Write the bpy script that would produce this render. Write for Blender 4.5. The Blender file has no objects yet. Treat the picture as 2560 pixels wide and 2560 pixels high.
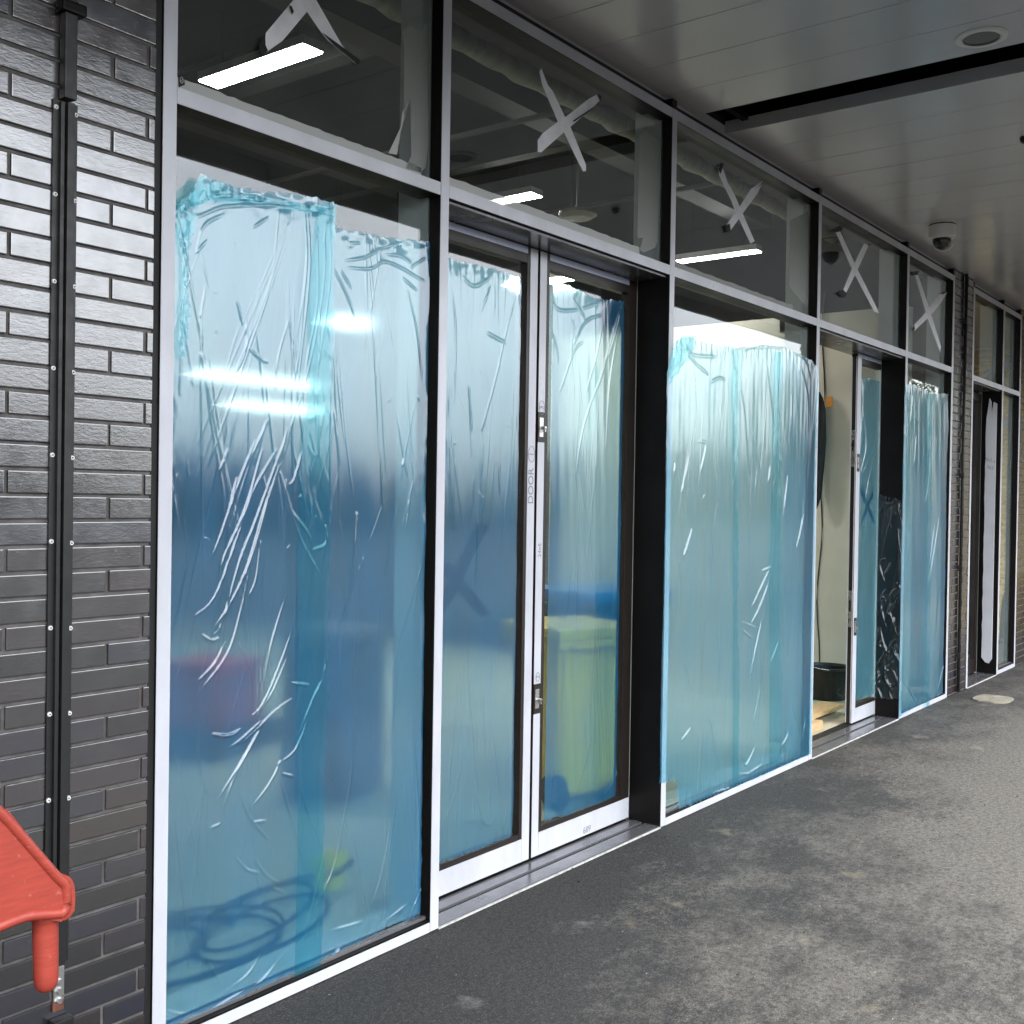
import bpy, bmesh, math, random
import numpy as np
from mathutils import Vector, Matrix

random.seed(7)
S = bpy.context.scene
COL = S.collection
PI = math.pi

# ------------------------------------------------------------------ camera
CY, CH, FPX = -3.045176, 1.824, 2752.0
Fv = Vector((0.79439609, 0.60729471, -0.01131372))
Rv = Vector((0.60739988, -0.79424299, 0.01560309))
Uv = Vector((-0.00048983, 0.01926699, 0.99981425))
cam = bpy.data.cameras.new('camera')
camo = bpy.data.objects.new('camera', cam)
COL.objects.link(camo)
camo.matrix_world = Matrix(((Rv.x, Uv.x, -Fv.x, 0), (Rv.y, Uv.y, -Fv.y, CY), (Rv.z, Uv.z, -Fv.z, CH), (0, 0, 0, 1)))
cam.sensor_width = 36
cam.lens = FPX / 2560 * 36
cam.clip_start = 0.05
cam.clip_end = 600
S.camera = camo


def ray(x, y):
    return Fv + Rv * ((x - 1280) / FPX) + Uv * ((1280 - y) / FPX)


def at(x, y, Y=0.0):
    """world X, Z of a photo pixel on the vertical plane Y"""
    d = ray(x, y)
    t = (Y - CY) / d.y
    return t * d.x, CH + t * d.z


def atz(x, y, z):
    d = ray(x, y)
    t = (z - CH) / d.z
    return t * d.x, CY + t * d.y


def atx(x, y, X):
    """Y, Z of a photo pixel on the plane of constant X"""
    d = ray(x, y)
    t = X / d.x
    return CY + t * d.y, CH + t * d.z


# ------------------------------------------------------------------ materials
def new_mat(name):
    m = bpy.data.materials.new(name)
    m.use_nodes = True
    nt = m.node_tree
    nt.nodes.clear()
    out = nt.nodes.new('ShaderNodeOutputMaterial')
    return m, nt, out


def N(nt, kind, **kw):
    n = nt.nodes.new(kind)
    for k, v in kw.items():
        if k in n.inputs.keys() if isinstance(k, str) else False:
            n.inputs[k].default_value = v
        else:
            setattr(n, k, v)
    return n


def L(nt, a, b):
    nt.links.new(a, b)


def ramp(nt, src, stops):
    r = nt.nodes.new('ShaderNodeValToRGB')
    e = r.color_ramp.elements
    while len(e) < len(stops):
        e.new(0.5)
    for i, (p, c) in enumerate(stops):
        e[i].position = p
        e[i].color = (c, c, c, 1) if isinstance(c, (int, float)) else (*c, 1)
    L(nt, src, r.inputs[0])
    return r


def noise(nt, co, scale, detail=4, rough=0.55, stretch=None):
    n = nt.nodes.new('ShaderNodeTexNoise')
    n.inputs['Scale'].default_value = scale
    n.inputs['Detail'].default_value = detail
    n.inputs['Roughness'].default_value = rough
    if stretch:
        mp = nt.nodes.new('ShaderNodeMapping')
        mp.inputs['Scale'].default_value = stretch
        L(nt, co, mp.inputs[0])
        co = mp.outputs[0]
    L(nt, co, n.inputs['Vector'])
    return n


def mat(name, col, rough=0.5, metal=0.0, ior=1.5, var=0.12, nscale=6.0, bump=0.0, bscale=120.0, rvar=0.1, col2=None,
        stretch=None, spots=None, spotcol=(0.6, 0.6, 0.6), spotscale=60):
    m, nt, out = new_mat(name)
    b = nt.nodes.new('ShaderNodeBsdfPrincipled')
    L(nt, b.outputs[0], out.inputs[0])
    co = nt.nodes.new('ShaderNodeTexCoord').outputs['Object']
    n = noise(nt, co, nscale, 5, 0.6, stretch)
    c2 = col2 or tuple(c * (1 - 2 * var) for c in col)
    c1 = tuple(min(1, c * (1 + var)) for c in col)
    r = ramp(nt, n.outputs[0], [(0.3, c2), (0.7, c1)])
    cs = r.outputs[0]
    if spots:
        n2 = noise(nt, co, spotscale, 3, 0.6)
        r2 = ramp(nt, n2.outputs[0], [(1 - spots, 0.0), (1 - spots + 0.04, 1.0)])
        mx = nt.nodes.new('ShaderNodeMixRGB')
        L(nt, r2.outputs[0], mx.inputs[0])
        L(nt, cs, mx.inputs[1])
        mx.inputs[2].default_value = (*spotcol, 1)
        cs = mx.outputs[0]
    L(nt, cs, b.inputs['Base Color'])
    rr = ramp(nt, n.outputs[0], [(0.25, min(1, rough + rvar)), (0.75, max(0.02, rough - rvar))])
    L(nt, rr.outputs[0], b.inputs['Roughness'])
    b.inputs['Metallic'].default_value = metal
    b.inputs['IOR'].default_value = ior
    if bump:
        nb = noise(nt, co, bscale, 4, 0.6)
        bp = nt.nodes.new('ShaderNodeBump')
        bp.inputs['Strength'].default_value = bump
        bp.inputs['Distance'].default_value = 0.004
        L(nt, nb.outputs[0], bp.inputs['Height'])
        L(nt, bp.outputs[0], b.inputs['Normal'])
    return m


def emit(name, col, s):
    m, nt, out = new_mat(name)
    e = nt.nodes.new('ShaderNodeEmission')
    e.inputs[0].default_value = (*col, 1)
    e.inputs[1].default_value = s
    L(nt, e.outputs[0], out.inputs[0])
    return m


M = {}
M['dark_metal'] = mat('dark_metal', (0.006, 0.005, 0.0045), 0.42, 0, 1.25, 0.2, 3, 0.02, 60, 0.08)
M['brown_metal'] = mat('brown_metal', (0.018, 0.013, 0.011), 0.4, 0, 1.45, 0.2, 3)
M['black'] = mat('black', (0.008, 0.008, 0.008), 0.6, 0, 1.4)
M['rubber'] = mat('rubber', (0.012, 0.012, 0.012), 0.45, 0, 1.5, 0.3, 20)
M['white_tape'] = mat('white_tape', (0.52, 0.53, 0.575), 0.32, 0, 1.5, 0.07, 5, 0.06, 30, 0.08, stretch=(1, 1, 0.5), spots=0.27, spotcol=(0.33, 0.32, 0.31), spotscale=38)
M['blue_tape'] = mat('blue_tape', (0.5, 0.55, 0.7), 0.3, 0, 1.5, 0.05, 4)
M['grey_metal'] = mat('grey_metal', (0.22, 0.22, 0.235), 0.22, 0.6, 1.5, 0.1, 4)
M['silver'] = mat('silver', (0.6, 0.6, 0.58), 0.3, 0.9, 1.5, 0.1, 30)
M['white_plastic'] = mat('white_plastic', (0.72, 0.71, 0.68), 0.4, 0, 1.5, 0.04, 8)
M['grey_tape'] = mat('grey_tape', (0.78, 0.79, 0.83), 0.42, 0, 1.5, 0.07, 14, 0.15, 25, 0.05)
M['paper'] = mat('paper', (0.55, 0.56, 0.6), 0.6, 0, 1.45, 0.05, 4, 0.3, 9)
M['cream_wall'] = mat('cream_wall', (0.64, 0.61, 0.51), 0.75, 0, 1.4, 0.06, 1.2, 0.05, 40, spots=0.22, spotcol=(0.45, 0.42, 0.34), spotscale=5)
M['olive_wall'] = mat('olive_wall', (0.14, 0.125, 0.07), 0.8, 0, 1.4, 0.1, 0.8)
M['inner_wall'] = mat('inner_wall', (0.06, 0.065, 0.068), 0.8, 0, 1.4, 0.15, 0.7)
M['rear_wall'] = mat('rear_wall', (0.09, 0.095, 0.10), 0.8, 0, 1.4, 0.2, 0.7)
M['dark_ceiling'] = mat('dark_ceiling', (0.009, 0.0095, 0.010), 0.8, 0, 1.4, 0.2, 0.8)
M['beam_grey'] = mat('beam_grey', (0.05, 0.05, 0.047), 0.6, 0, 1.45, 0.2, 2)
M['duct_grey'] = mat('duct_grey', (0.022, 0.022, 0.020), 0.5, 0, 1.45, 0.15, 2)
M['lagging'] = mat('lagging', (0.22, 0.205, 0.15), 0.55, 0, 1.45, 0.2, 6, 0.6, 14, stretch=(3, 1, 1), spots=0.35, spotcol=(0.06, 0.06, 0.06), spotscale=9)
M['inner_floor'] = mat('inner_floor', (0.55, 0.52, 0.38), 0.6, 0, 1.45, 0.12, 1.6, 0.1, 30, 0.12, spots=0.3, spotcol=(0.3, 0.29, 0.24), spotscale=3)
M['inner_kerb'] = mat('inner_kerb', (0.6, 0.62, 0.58), 0.6, 0, 1.45, 0.06, 3)
M['inner_frame'] = mat('inner_frame', (0.6, 0.63, 0.62), 0.5, 0, 1.45, 0.04, 2)
M['bin_yellow'] = mat('bin_yellow', (1.0, 0.64, 0.01), 0.42, 0, 1.5, 0.05, 3)
M['bin_blue'] = mat('bin_blue', (0.02, 0.16, 0.42), 0.42, 0, 1.5, 0.08, 3)
M['yellow'] = mat('yellow', (0.75, 0.62, 0.02), 0.4, 0, 1.5, 0.05, 5)
M['orange'] = mat('orange', (0.7, 0.28, 0.03), 0.5)
M['red_inner'] = mat('red_inner', (0.62, 0.012, 0.022), 0.5, 0, 1.5, 0.1, 5)
M['brown_board'] = mat('brown_board', (0.09, 0.055, 0.04), 0.6, 0, 1.45, 0.15, 5)
M['wood'] = mat('wood', (0.58, 0.40, 0.20), 0.6, 0, 1.45, 0.12, 9, 0.1, 40, stretch=(1, 10, 10))
M['bucket'] = mat('bucket', (0.012, 0.014, 0.012), 0.35, 0, 1.5, 0.3, 6, 0.05, 40, 0.1, spots=0.3, spotcol=(0.12, 0.13, 0.12), spotscale=40)
M['osb'] = mat('osb', (0.88, 0.62, 0.25), 0.65, 0, 1.45, 0.3, 11, 0.3, 30, stretch=(1, 1, 2.2), col2=(0.42, 0.26, 0.08), spots=0.38, spotcol=(0.8, 0.62, 0.3), spotscale=17)
M['red_plastic'] = mat('red_plastic', (0.27, 0.040, 0.026), 0.45, 0, 1.5, 0.10, 4, 0.06, 60, 0.1, stretch=(4, 1, 30), col2=(0.22, 0.027, 0.017), spots=0.34, spotcol=(0.30, 0.085, 0.065), spotscale=85)
M['lamp'] = emit('lamp', (1.0, 0.97, 0.91), 30)
M['lamp_far'] = emit('lamp_far', (1.0, 0.98, 0.92), 2.2)
M['lamp_trim'] = mat('lamp_trim', (0.5, 0.5, 0.48), 0.5)
M['dome_black'] = mat('dome_black', (0.006, 0.006, 0.007), 0.06, 0, 1.5, 0.1, 3, rvar=0.02)
M['grille'] = mat('grille', (0.16, 0.16, 0.16), 0.6, 0, 1.5, 0.1, 90)
M['ink'] = mat('ink', (0.22, 0.22, 0.25), 0.6)
M['caulk'] = mat('caulk', (0.5, 0.5, 0.48), 0.7, 0, 1.4, 0.2, 30)
M['cover'] = mat('cover', (0.27, 0.25, 0.20), 0.75, 0, 1.4, 0.2, 12, 0.4, 40, spots=0.3, spotcol=(0.25, 0.22, 0.16), spotscale=25)
M['rust'] = mat('rust', (0.16, 0.06, 0.04), 0.7, 0, 1.4, 0.3, 40)
M['bark'] = mat('bark', (0.07, 0.055, 0.04), 0.85, 0, 1.4, 0.3, 12, 0.6, 30)
M['stone'] = mat('stone', (0.17, 0.17, 0.165), 0.8, 0, 1.4, 0.15, 0.5)
M['roof'] = mat('roof', (0.06, 0.06, 0.065), 0.7, 0, 1.4, 0.2, 0.6)
M['win_dark'] = mat('win_dark', (0.02, 0.025, 0.03), 0.08, 0, 1.5, 0.1, 2, rvar=0.02)
M['trim_white'] = mat('trim_white', (0.6, 0.6, 0.58), 0.5, 0, 1.45)
M['chair_black'] = mat('chair_black', (0.01, 0.01, 0.011), 0.6, 0, 1.5, 0.2, 10)


def soffit_mat():
    m, nt, out = new_mat('soffit_panel')
    b = nt.nodes.new('ShaderNodeBsdfPrincipled')
    L(nt, b.outputs[0], out.inputs[0])
    co = nt.nodes.new('ShaderNodeTexCoord').outputs['Object']
    n = noise(nt, co, 1.2, 4, 0.5)
    r = ramp(nt, n.outputs[0], [(0.3, (0.55, 0.535, 0.545)), (0.7, (0.62, 0.605, 0.61))])
    L(nt, r.outputs[0], b.inputs['Base Color'])
    b.inputs['Roughness'].default_value = 0.19
    b.inputs['IOR'].default_value = 1.6
    n2 = noise(nt, co, 420, 2, 0.5)
    bp = nt.nodes.new('ShaderNodeBump')
    bp.inputs['Strength'].default_value = 0.06
    bp.inputs['Distance'].default_value = 0.001
    L(nt, n2.outputs[0], bp.inputs['Height'])
    L(nt, bp.outputs[0], b.inputs['Normal'])
    return m


M['soffit'] = soffit_mat()


def brick_mat():
    m, nt, out = new_mat('engineering_brick')
    b = nt.nodes.new('ShaderNodeBsdfPrincipled')
    L(nt, b.outputs[0], out.inputs[0])
    geo = nt.nodes.new('ShaderNodeNewGeometry')
    co = nt.nodes.new('ShaderNodeTexCoord').outputs['Object']
    r = ramp(nt, geo.outputs['Random Per Island'], [(0.0, (0.005, 0.0048, 0.0055)), (0.3, (0.009, 0.0085, 0.009)), (0.55, (0.020, 0.012, 0.0115)),
                                                    (0.75, (0.007, 0.009, 0.019)), (1.0, (0.019, 0.014, 0.016))])
    n = noise(nt, co, 9, 5, 0.65)
    rn = ramp(nt, n.outputs[0], [(0.3, 0.55), (0.7, 1.35)])
    mx = nt.nodes.new('ShaderNodeMixRGB')
    mx.blend_type = 'MULTIPLY'
    mx.inputs[0].default_value = 1
    L(nt, r.outputs[0], mx.inputs[1])
    L(nt, rn.outputs[0], mx.inputs[2])
    n3 = noise(nt, co, 75, 3, 0.6)
    r3 = ramp(nt, n3.outputs[0], [(0.70, 0.0), (0.76, 1.0)])
    mx3 = nt.nodes.new('ShaderNodeMixRGB')
    L(nt, r3.outputs[0], mx3.inputs[0])
    L(nt, mx.outputs[0], mx3.inputs[1])
    mx3.inputs[2].default_value = (0.2, 0.19, 0.18, 1)
    L(nt, mx3.outputs[0], b.inputs['Base Color'])
    rr = ramp(nt, n.outputs[0], [(0.3, 0.28), (0.7, 0.12)])
    L(nt, rr.outputs[0], b.inputs['Roughness'])
    b.inputs['IOR'].default_value = 2.7
    nb = noise(nt, co, 55, 5, 0.7, (0.6, 1, 1.6))
    nb2 = noise(nt, co, 8, 3, 0.5)
    ad = nt.nodes.new('ShaderNodeMath')
    ad.operation = 'MULTIPLY_ADD'
    L(nt, nb2.outputs[0], ad.inputs[0])
    ad.inputs[1].default_value = 1.5
    L(nt, nb.outputs[0], ad.inputs[2])
    bp = nt.nodes.new('ShaderNodeBump')
    bp.inputs['Strength'].default_value = 0.15
    bp.inputs['Distance'].default_value = 0.004
    L(nt, ad.outputs[0], bp.inputs['Height'])
    L(nt, bp.outputs[0], b.inputs['Normal'])
    return m


M['brick'] = brick_mat()
M['mortar'] = mat('mortar', (0.125, 0.117, 0.112), 0.9, 0, 1.3, 0.2, 14, 0.5, 160)


def schlick(nt, f0, front_only=False, normal=None, k=1.0):
    """reflectance of one face, the same from either side"""
    g = nt.nodes.new('ShaderNodeNewGeometry')
    d = nt.nodes.new('ShaderNodeVectorMath')
    d.operation = 'DOT_PRODUCT'
    L(nt, normal or g.outputs['Normal'], d.inputs[0])
    L(nt, g.outputs['Incoming'], d.inputs[1])
    def op(o, a, b=None, c=None):
        n = nt.nodes.new('ShaderNodeMath')
        n.operation = o
        for i, v in enumerate((a, b, c)):
            if v is None:
                continue
            if isinstance(v, (int, float)):
                n.inputs[i].default_value = v
            else:
                L(nt, v, n.inputs[i])
        return n.outputs[0]
    c = op('ABSOLUTE', d.outputs['Value'])
    q = op('SUBTRACT', 1.0, c)
    q.node.use_clamp = True
    p5 = op('POWER', q, 5.0)
    f = op('MULTIPLY_ADD', p5, (1 - f0) * k, f0)
    if front_only:
        inv = op('SUBTRACT', 1.0, g.outputs['Backfacing'])
        f = op('MULTIPLY', f, inv)
    return f


def glass_mat():
    m, nt, out = new_mat('clear_glass')
    t = nt.nodes.new('ShaderNodeBsdfTransparent')
    t.inputs[0].default_value = (0.86, 0.90, 0.91, 1)
    g = nt.nodes.new('ShaderNodeBsdfGlossy')
    g.inputs['Roughness'].default_value = 0.0
    g.inputs[0].default_value = (1, 1, 1, 1)
    co = nt.nodes.new('ShaderNodeTexCoord').outputs['Object']
    mx = nt.nodes.new('ShaderNodeMixShader')
    L(nt, schlick(nt, 0.07), mx.inputs[0])
    L(nt, t.outputs[0], mx.inputs[1])
    L(nt, g.outputs[0], mx.inputs[2])
    # dust and dried splashes on the pane
    d = nt.nodes.new('ShaderNodeBsdfDiffuse')
    d.inputs[0].default_value = (0.5, 0.47, 0.4, 1)
    n1 = noise(nt, co, 70, 3, 0.7, (1, 1, 0.6))
    n2 = noise(nt, co, 2.2, 4, 0.6)
    r1 = ramp(nt, n1.outputs[0], [(0.67, 0.0), (0.75, 0.55)])
    r2 = ramp(nt, n2.outputs[0], [(0.35, 0.003), (0.75, 0.022)])
    r3 = ramp(nt, n2.outputs[0], [(0.40, 0.0), (0.65, 1.0)])
    mu = nt.nodes.new('ShaderNodeMath')
    mu.operation = 'MULTIPLY_ADD'
    L(nt, r1.outputs[0], mu.inputs[0])
    L(nt, r3.outputs[0], mu.inputs[1])
    L(nt, r2.outputs[0], mu.inputs[2])
    mx2 = nt.nodes.new('ShaderNodeMixShader')
    L(nt, mu.outputs[0], mx2.inputs[0])
    L(nt, mx.outputs[0], mx2.inputs[1])
    L(nt, d.outputs[0], mx2.inputs[2])
    # only the two big faces reflect; slight waviness of float glass
    nw = noise(nt, co, 1.3, 1, 0.4)
    bp = nt.nodes.new('ShaderNodeBump')
    bp.inputs['Strength'].default_value = 0.02
    bp.inputs['Distance'].default_value = 0.05
    L(nt, nw.outputs[0], bp.inputs['Height'])
    L(nt, bp.outputs[0], g.inputs['Normal'])
    L(nt, mx2.outputs[0], out.inputs[0])
    return m


M['glass'] = glass_mat()


def film_mat(name, tint, scat, scw, rough, gl_rough=0.13, clear=0.10, f0=0.11):
    m, nt, out = new_mat(name)
    co = nt.nodes.new('ShaderNodeTexCoord').outputs['Object']
    re = nt.nodes.new('ShaderNodeBsdfRefraction')
    re.inputs['Color'].default_value = (*tint, 1)
    re.distribution = 'BECKMANN'
    re.inputs['IOR'].default_value = 1.018
    re.inputs['Roughness'].default_value = rough
    tr = nt.nodes.new('ShaderNodeBsdfTransparent')
    tr.inputs[0].default_value = (*tint, 1)
    mt = nt.nodes.new('ShaderNodeMixShader')
    mt.inputs[0].default_value = clear
    L(nt, re.outputs[0], mt.inputs[1])
    L(nt, tr.outputs[0], mt.inputs[2])
    di = nt.nodes.new('ShaderNodeBsdfDiffuse')
    di.inputs[0].default_value = (*scat, 1)
    md = nt.nodes.new('ShaderNodeMixShader')
    # the film's milky scatter varies where adhesive has let go of the glass
    n = noise(nt, co, 3.0, 5, 0.65, (2.2, 1, 0.6))
    r = ramp(nt, n.outputs[0], [(0.3, scw * 0.75), (0.7, scw * 1.3)])
    L(nt, r.outputs[0], md.inputs[0])
    L(nt, mt.outputs[0], md.inputs[1])
    L(nt, di.outputs[0], md.inputs[2])
    gl = nt.nodes.new('ShaderNodeBsdfGlossy')
    gl.inputs['Roughness'].default_value = gl_rough
    mg = nt.nodes.new('ShaderNodeMixShader')
    L(nt, md.outputs[0], mg.inputs[1])
    L(nt, gl.outputs[0], mg.inputs[2])
    nb = noise(nt, co, 30, 3, 0.6, (2.5, 1, 0.5))
    bp = nt.nodes.new('ShaderNodeBump')
    bp.inputs['Strength'].default_value = 0.04
    bp.inputs['Distance'].default_value = 0.004
    L(nt, nb.outputs[0], bp.inputs['Height'])
    L(nt, bp.outputs[0], gl.inputs['Normal'])
    L(nt, schlick(nt, f0, True, bp.outputs[0]), mg.inputs[0])
    L(nt, mg.outputs[0], out.inputs[0])
    return m


M['film'] = film_mat('blue_film', (0.72, 0.94, 0.95), (0.0, 0.30, 0.70), 0.160, 0.62, 0.12, 0.08, 0.13)
M['film_turquoise'] = film_mat('turquoise_film', (0.72, 0.93, 0.96), (0.0, 0.34, 0.62), 0.165, 0.62, 0.12, 0.08, 0.15)
M['film_reveal'] = film_mat('blue_film_on_dark', (0.6, 0.85, 0.9), (0.01, 0.12, 0.4), 0.012, 0.4, 0.08, 0.6, 0.07)


def layer_mat(name, tint, scat, scw, glr):
    m, nt, out = new_mat(name)
    tr = nt.nodes.new('ShaderNodeBsdfTransparent')
    tr.inputs[0].default_value = (*tint, 1)
    di = nt.nodes.new('ShaderNodeBsdfDiffuse')
    di.inputs[0].default_value = (*scat, 1)
    md = nt.nodes.new('ShaderNodeMixShader')
    md.inputs[0].default_value = scw
    L(nt, tr.outputs[0], md.inputs[1])
    L(nt, di.outputs[0], md.inputs[2])
    gl = nt.nodes.new('ShaderNodeBsdfGlossy')
    gl.inputs['Roughness'].default_value = glr
    mg = nt.nodes.new('ShaderNodeMixShader')
    L(nt, schlick(nt, 0.06), mg.inputs[0])
    L(nt, md.outputs[0], mg.inputs[1])
    L(nt, gl.outputs[0], mg.inputs[2])
    L(nt, mg.outputs[0], out.inputs[0])
    return m


M['film_layer'] = layer_mat('film_overlap', (0.60, 0.90, 0.93), (0.0, 0.33, 0.58), 0.06, 0.1)
M['clear_tape'] = layer_mat('clear_tape', (0.72, 0.74, 0.72), (0.42, 0.43, 0.41), 0.32, 0.3)
M['clear_tape_dense'] = layer_mat('clear_tape_dense', (0.6, 0.62, 0.6), (0.50, 0.51, 0.49), 0.72, 0.3)


def ground_mat():
    m, nt, out = new_mat('asphalt')
    b = nt.nodes.new('ShaderNodeBsdfPrincipled')
    L(nt, b.outputs[0], out.inputs[0])
    co = nt.nodes.new('ShaderNodeTexCoord').outputs['Object']
    big = noise(nt, co, 0.7, 5, 0.6)
    mid = noise(nt, co, 3.2, 6, 0.65, (0.7, 1, 1))
    fine = noise(nt, co, 105, 5, 0.78)
    grit = noise(nt, co, 260, 2, 0.6)
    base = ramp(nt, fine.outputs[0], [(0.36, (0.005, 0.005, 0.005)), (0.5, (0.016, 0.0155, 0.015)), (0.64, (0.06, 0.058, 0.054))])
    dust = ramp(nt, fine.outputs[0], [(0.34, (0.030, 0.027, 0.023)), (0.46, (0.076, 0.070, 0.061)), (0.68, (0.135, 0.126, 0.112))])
    # dust, with canopy shade painted in: darker near the shopfront and to the left
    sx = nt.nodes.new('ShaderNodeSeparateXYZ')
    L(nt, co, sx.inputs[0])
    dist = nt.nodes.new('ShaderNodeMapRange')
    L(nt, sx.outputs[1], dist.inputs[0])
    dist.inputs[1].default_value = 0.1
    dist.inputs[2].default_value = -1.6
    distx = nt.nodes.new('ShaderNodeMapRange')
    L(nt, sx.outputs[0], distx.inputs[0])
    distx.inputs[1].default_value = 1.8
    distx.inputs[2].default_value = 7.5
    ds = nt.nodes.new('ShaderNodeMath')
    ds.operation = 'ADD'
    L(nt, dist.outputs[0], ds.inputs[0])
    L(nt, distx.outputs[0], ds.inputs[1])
    # unseen ground beyond the canopy darkened so its reflection in the bricks dims
    refl_dim = nt.nodes.new('ShaderNodeMapRange')
    L(nt, sx.outputs[1], refl_dim.inputs[0])
    refl_dim.inputs[1].default_value = -3.7
    refl_dim.inputs[2].default_value = -3.1
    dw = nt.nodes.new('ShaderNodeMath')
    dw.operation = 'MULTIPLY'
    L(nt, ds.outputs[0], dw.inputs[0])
    L(nt, refl_dim.outputs[0], dw.inputs[1])
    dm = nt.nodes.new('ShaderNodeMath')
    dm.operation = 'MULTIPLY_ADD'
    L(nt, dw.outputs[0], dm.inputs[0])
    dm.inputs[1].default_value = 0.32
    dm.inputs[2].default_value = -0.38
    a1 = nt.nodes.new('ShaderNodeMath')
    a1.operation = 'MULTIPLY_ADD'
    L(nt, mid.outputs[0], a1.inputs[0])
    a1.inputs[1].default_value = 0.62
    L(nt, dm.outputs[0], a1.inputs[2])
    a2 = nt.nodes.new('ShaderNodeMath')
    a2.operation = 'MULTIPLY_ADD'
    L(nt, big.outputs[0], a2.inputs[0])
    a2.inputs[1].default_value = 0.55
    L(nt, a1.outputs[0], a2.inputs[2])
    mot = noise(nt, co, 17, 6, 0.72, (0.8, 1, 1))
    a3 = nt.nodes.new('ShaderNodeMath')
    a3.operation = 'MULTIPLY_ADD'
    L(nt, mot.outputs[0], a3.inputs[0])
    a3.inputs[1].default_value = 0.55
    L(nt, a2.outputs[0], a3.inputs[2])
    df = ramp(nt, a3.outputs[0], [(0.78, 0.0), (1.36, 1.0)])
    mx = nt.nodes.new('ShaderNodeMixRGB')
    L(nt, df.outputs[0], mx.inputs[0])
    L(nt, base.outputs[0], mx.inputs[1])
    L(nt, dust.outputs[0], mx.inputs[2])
    sk = noise(nt, co, 210, 3, 0.75)
    skr = ramp(nt, sk.outputs[0], [(0.37, 0.35), (0.46, 0.85), (0.56, 1.05), (0.66, 1.8)])
    md_ = noise(nt, co, 38, 4, 0.7)
    mdr = ramp(nt, md_.outputs[0], [(0.36, 0.38), (0.48, 0.95), (0.60, 1.30)])
    mk = nt.nodes.new('ShaderNodeMixRGB')
    mk.blend_type = 'MULTIPLY'
    mk.inputs[0].default_value = 1
    L(nt, mx.outputs[0], mk.inputs[1])
    L(nt, skr.outputs[0], mk.inputs[2])
    mk2 = nt.nodes.new('ShaderNodeMixRGB')
    mk2.blend_type = 'MULTIPLY'
    mk2.inputs[0].default_value = 1
    L(nt, mk.outputs[0], mk2.inputs[1])
    L(nt, mdr.outputs[0], mk2.inputs[2])
    # scuffed round pads and pale splashes
    vo = nt.nodes.new('ShaderNodeTexVoronoi')
    vo.inputs['Scale'].default_value = 2.1
    wob = noise(nt, co, 9, 3, 0.6)
    wm = nt.nodes.new('ShaderNodeMixRGB')
    wm.blend_type = 'ADD'
    wm.inputs[0].default_value = 0.22
    L(nt, co, wm.inputs[1])
    L(nt, wob.outputs['Color'], wm.inputs[2])
    L(nt, wm.outputs[0], vo.inputs['Vector'])
    vr = ramp(nt, vo.outputs['Distance'], [(0.07, 1.0), (0.15, 0.0)])
    vsel = nt.nodes.new('ShaderNodeSeparateColor')
    L(nt, vo.outputs['Color'], vsel.inputs[0])
    vth = ramp(nt, vsel.outputs[0], [(0.40, 0.0), (0.45, 0.42)])
    vm = nt.nodes.new('ShaderNodeMath')
    vm.operation = 'MULTIPLY'
    L(nt, vr.outputs[0], vm.inputs[0])
    L(nt, vth.outputs[0], vm.inputs[1])
    pc = ramp(nt, vsel.outputs[1], [(0.3, (0.19, 0.185, 0.175)), (0.7, (0.20, 0.17, 0.11))])
    mx2 = nt.nodes.new('ShaderNodeMixRGB')
    L(nt, vm.outputs[0], mx2.inputs[0])
    L(nt, mk2.outputs[0], mx2.inputs[1])
    L(nt, pc.outputs[0], mx2.inputs[2])
    sp = noise(nt, co, 48, 2, 0.5)
    sr = ramp(nt, sp.outputs[0], [(0.755, 0.0), (0.775, 0.8)])
    mx3 = nt.nodes.new('ShaderNodeMixRGB')
    L(nt, sr.outputs[0], mx3.inputs[0])
    L(nt, mx2.outputs[0], mx3.inputs[1])
    mx3.inputs[2].default_value = (0.42, 0.41, 0.38, 1)
    L(nt, mx3.outputs[0], b.inputs['Base Color'])
    b.inputs['Roughness'].default_value = 0.78
    hs = nt.nodes.new('ShaderNodeMath')
    hs.operation = 'MULTIPLY_ADD'
    L(nt, grit.outputs[0], hs.inputs[0])
    hs.inputs[1].default_value = 0.5
    L(nt, fine.outputs[0], hs.inputs[2])
    bp = nt.nodes.new('ShaderNodeBump')
    bp.inputs['Strength'].default_value = 0.5
    bp.inputs['Distance'].default_value = 0.004
    L(nt, hs.outputs[0], bp.inputs['Height'])
    L(nt, bp.outputs[0], b.inputs['Normal'])
    return m


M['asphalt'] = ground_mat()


def leaf_mat():
    m, nt, out = new_mat('tree_leaves')
    b = nt.nodes.new('ShaderNodeBsdfPrincipled')
    L(nt, b.outputs[0], out.inputs[0])
    g = nt.nodes.new('ShaderNodeNewGeometry')
    r = ramp(nt, g.outputs['Random Per Island'], [(0, (0.035, 0.055, 0.015)), (0.6, (0.07, 0.09, 0.025)), (1, (0.12, 0.12, 0.05))])
    L(nt, r.outputs[0], b.inputs['Base Color'])
    b.inputs['Roughness'].default_value = 0.6
    return m


M['leaves'] = leaf_mat()


# ------------------------------------------------------------------ mesh helpers
def link(name, bm, material, parent=None, smooth=False):
    me = bpy.data.meshes.new(name)
    bmesh.ops.recalc_face_normals(bm, faces=bm.faces)
    bm.to_mesh(me)
    bm.free()
    o = bpy.data.objects.new(name, me)
    for mm in (material if isinstance(material, (list, tuple)) else [material]):
        me.materials.append(mm)
    if smooth:
        for p in me.polygons:
            p.use_smooth = True
    COL.objects.link(o)
    if parent is not None:
        o.parent = parent
        o.matrix_parent_inverse = parent.matrix_world.inverted()
    return o


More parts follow.
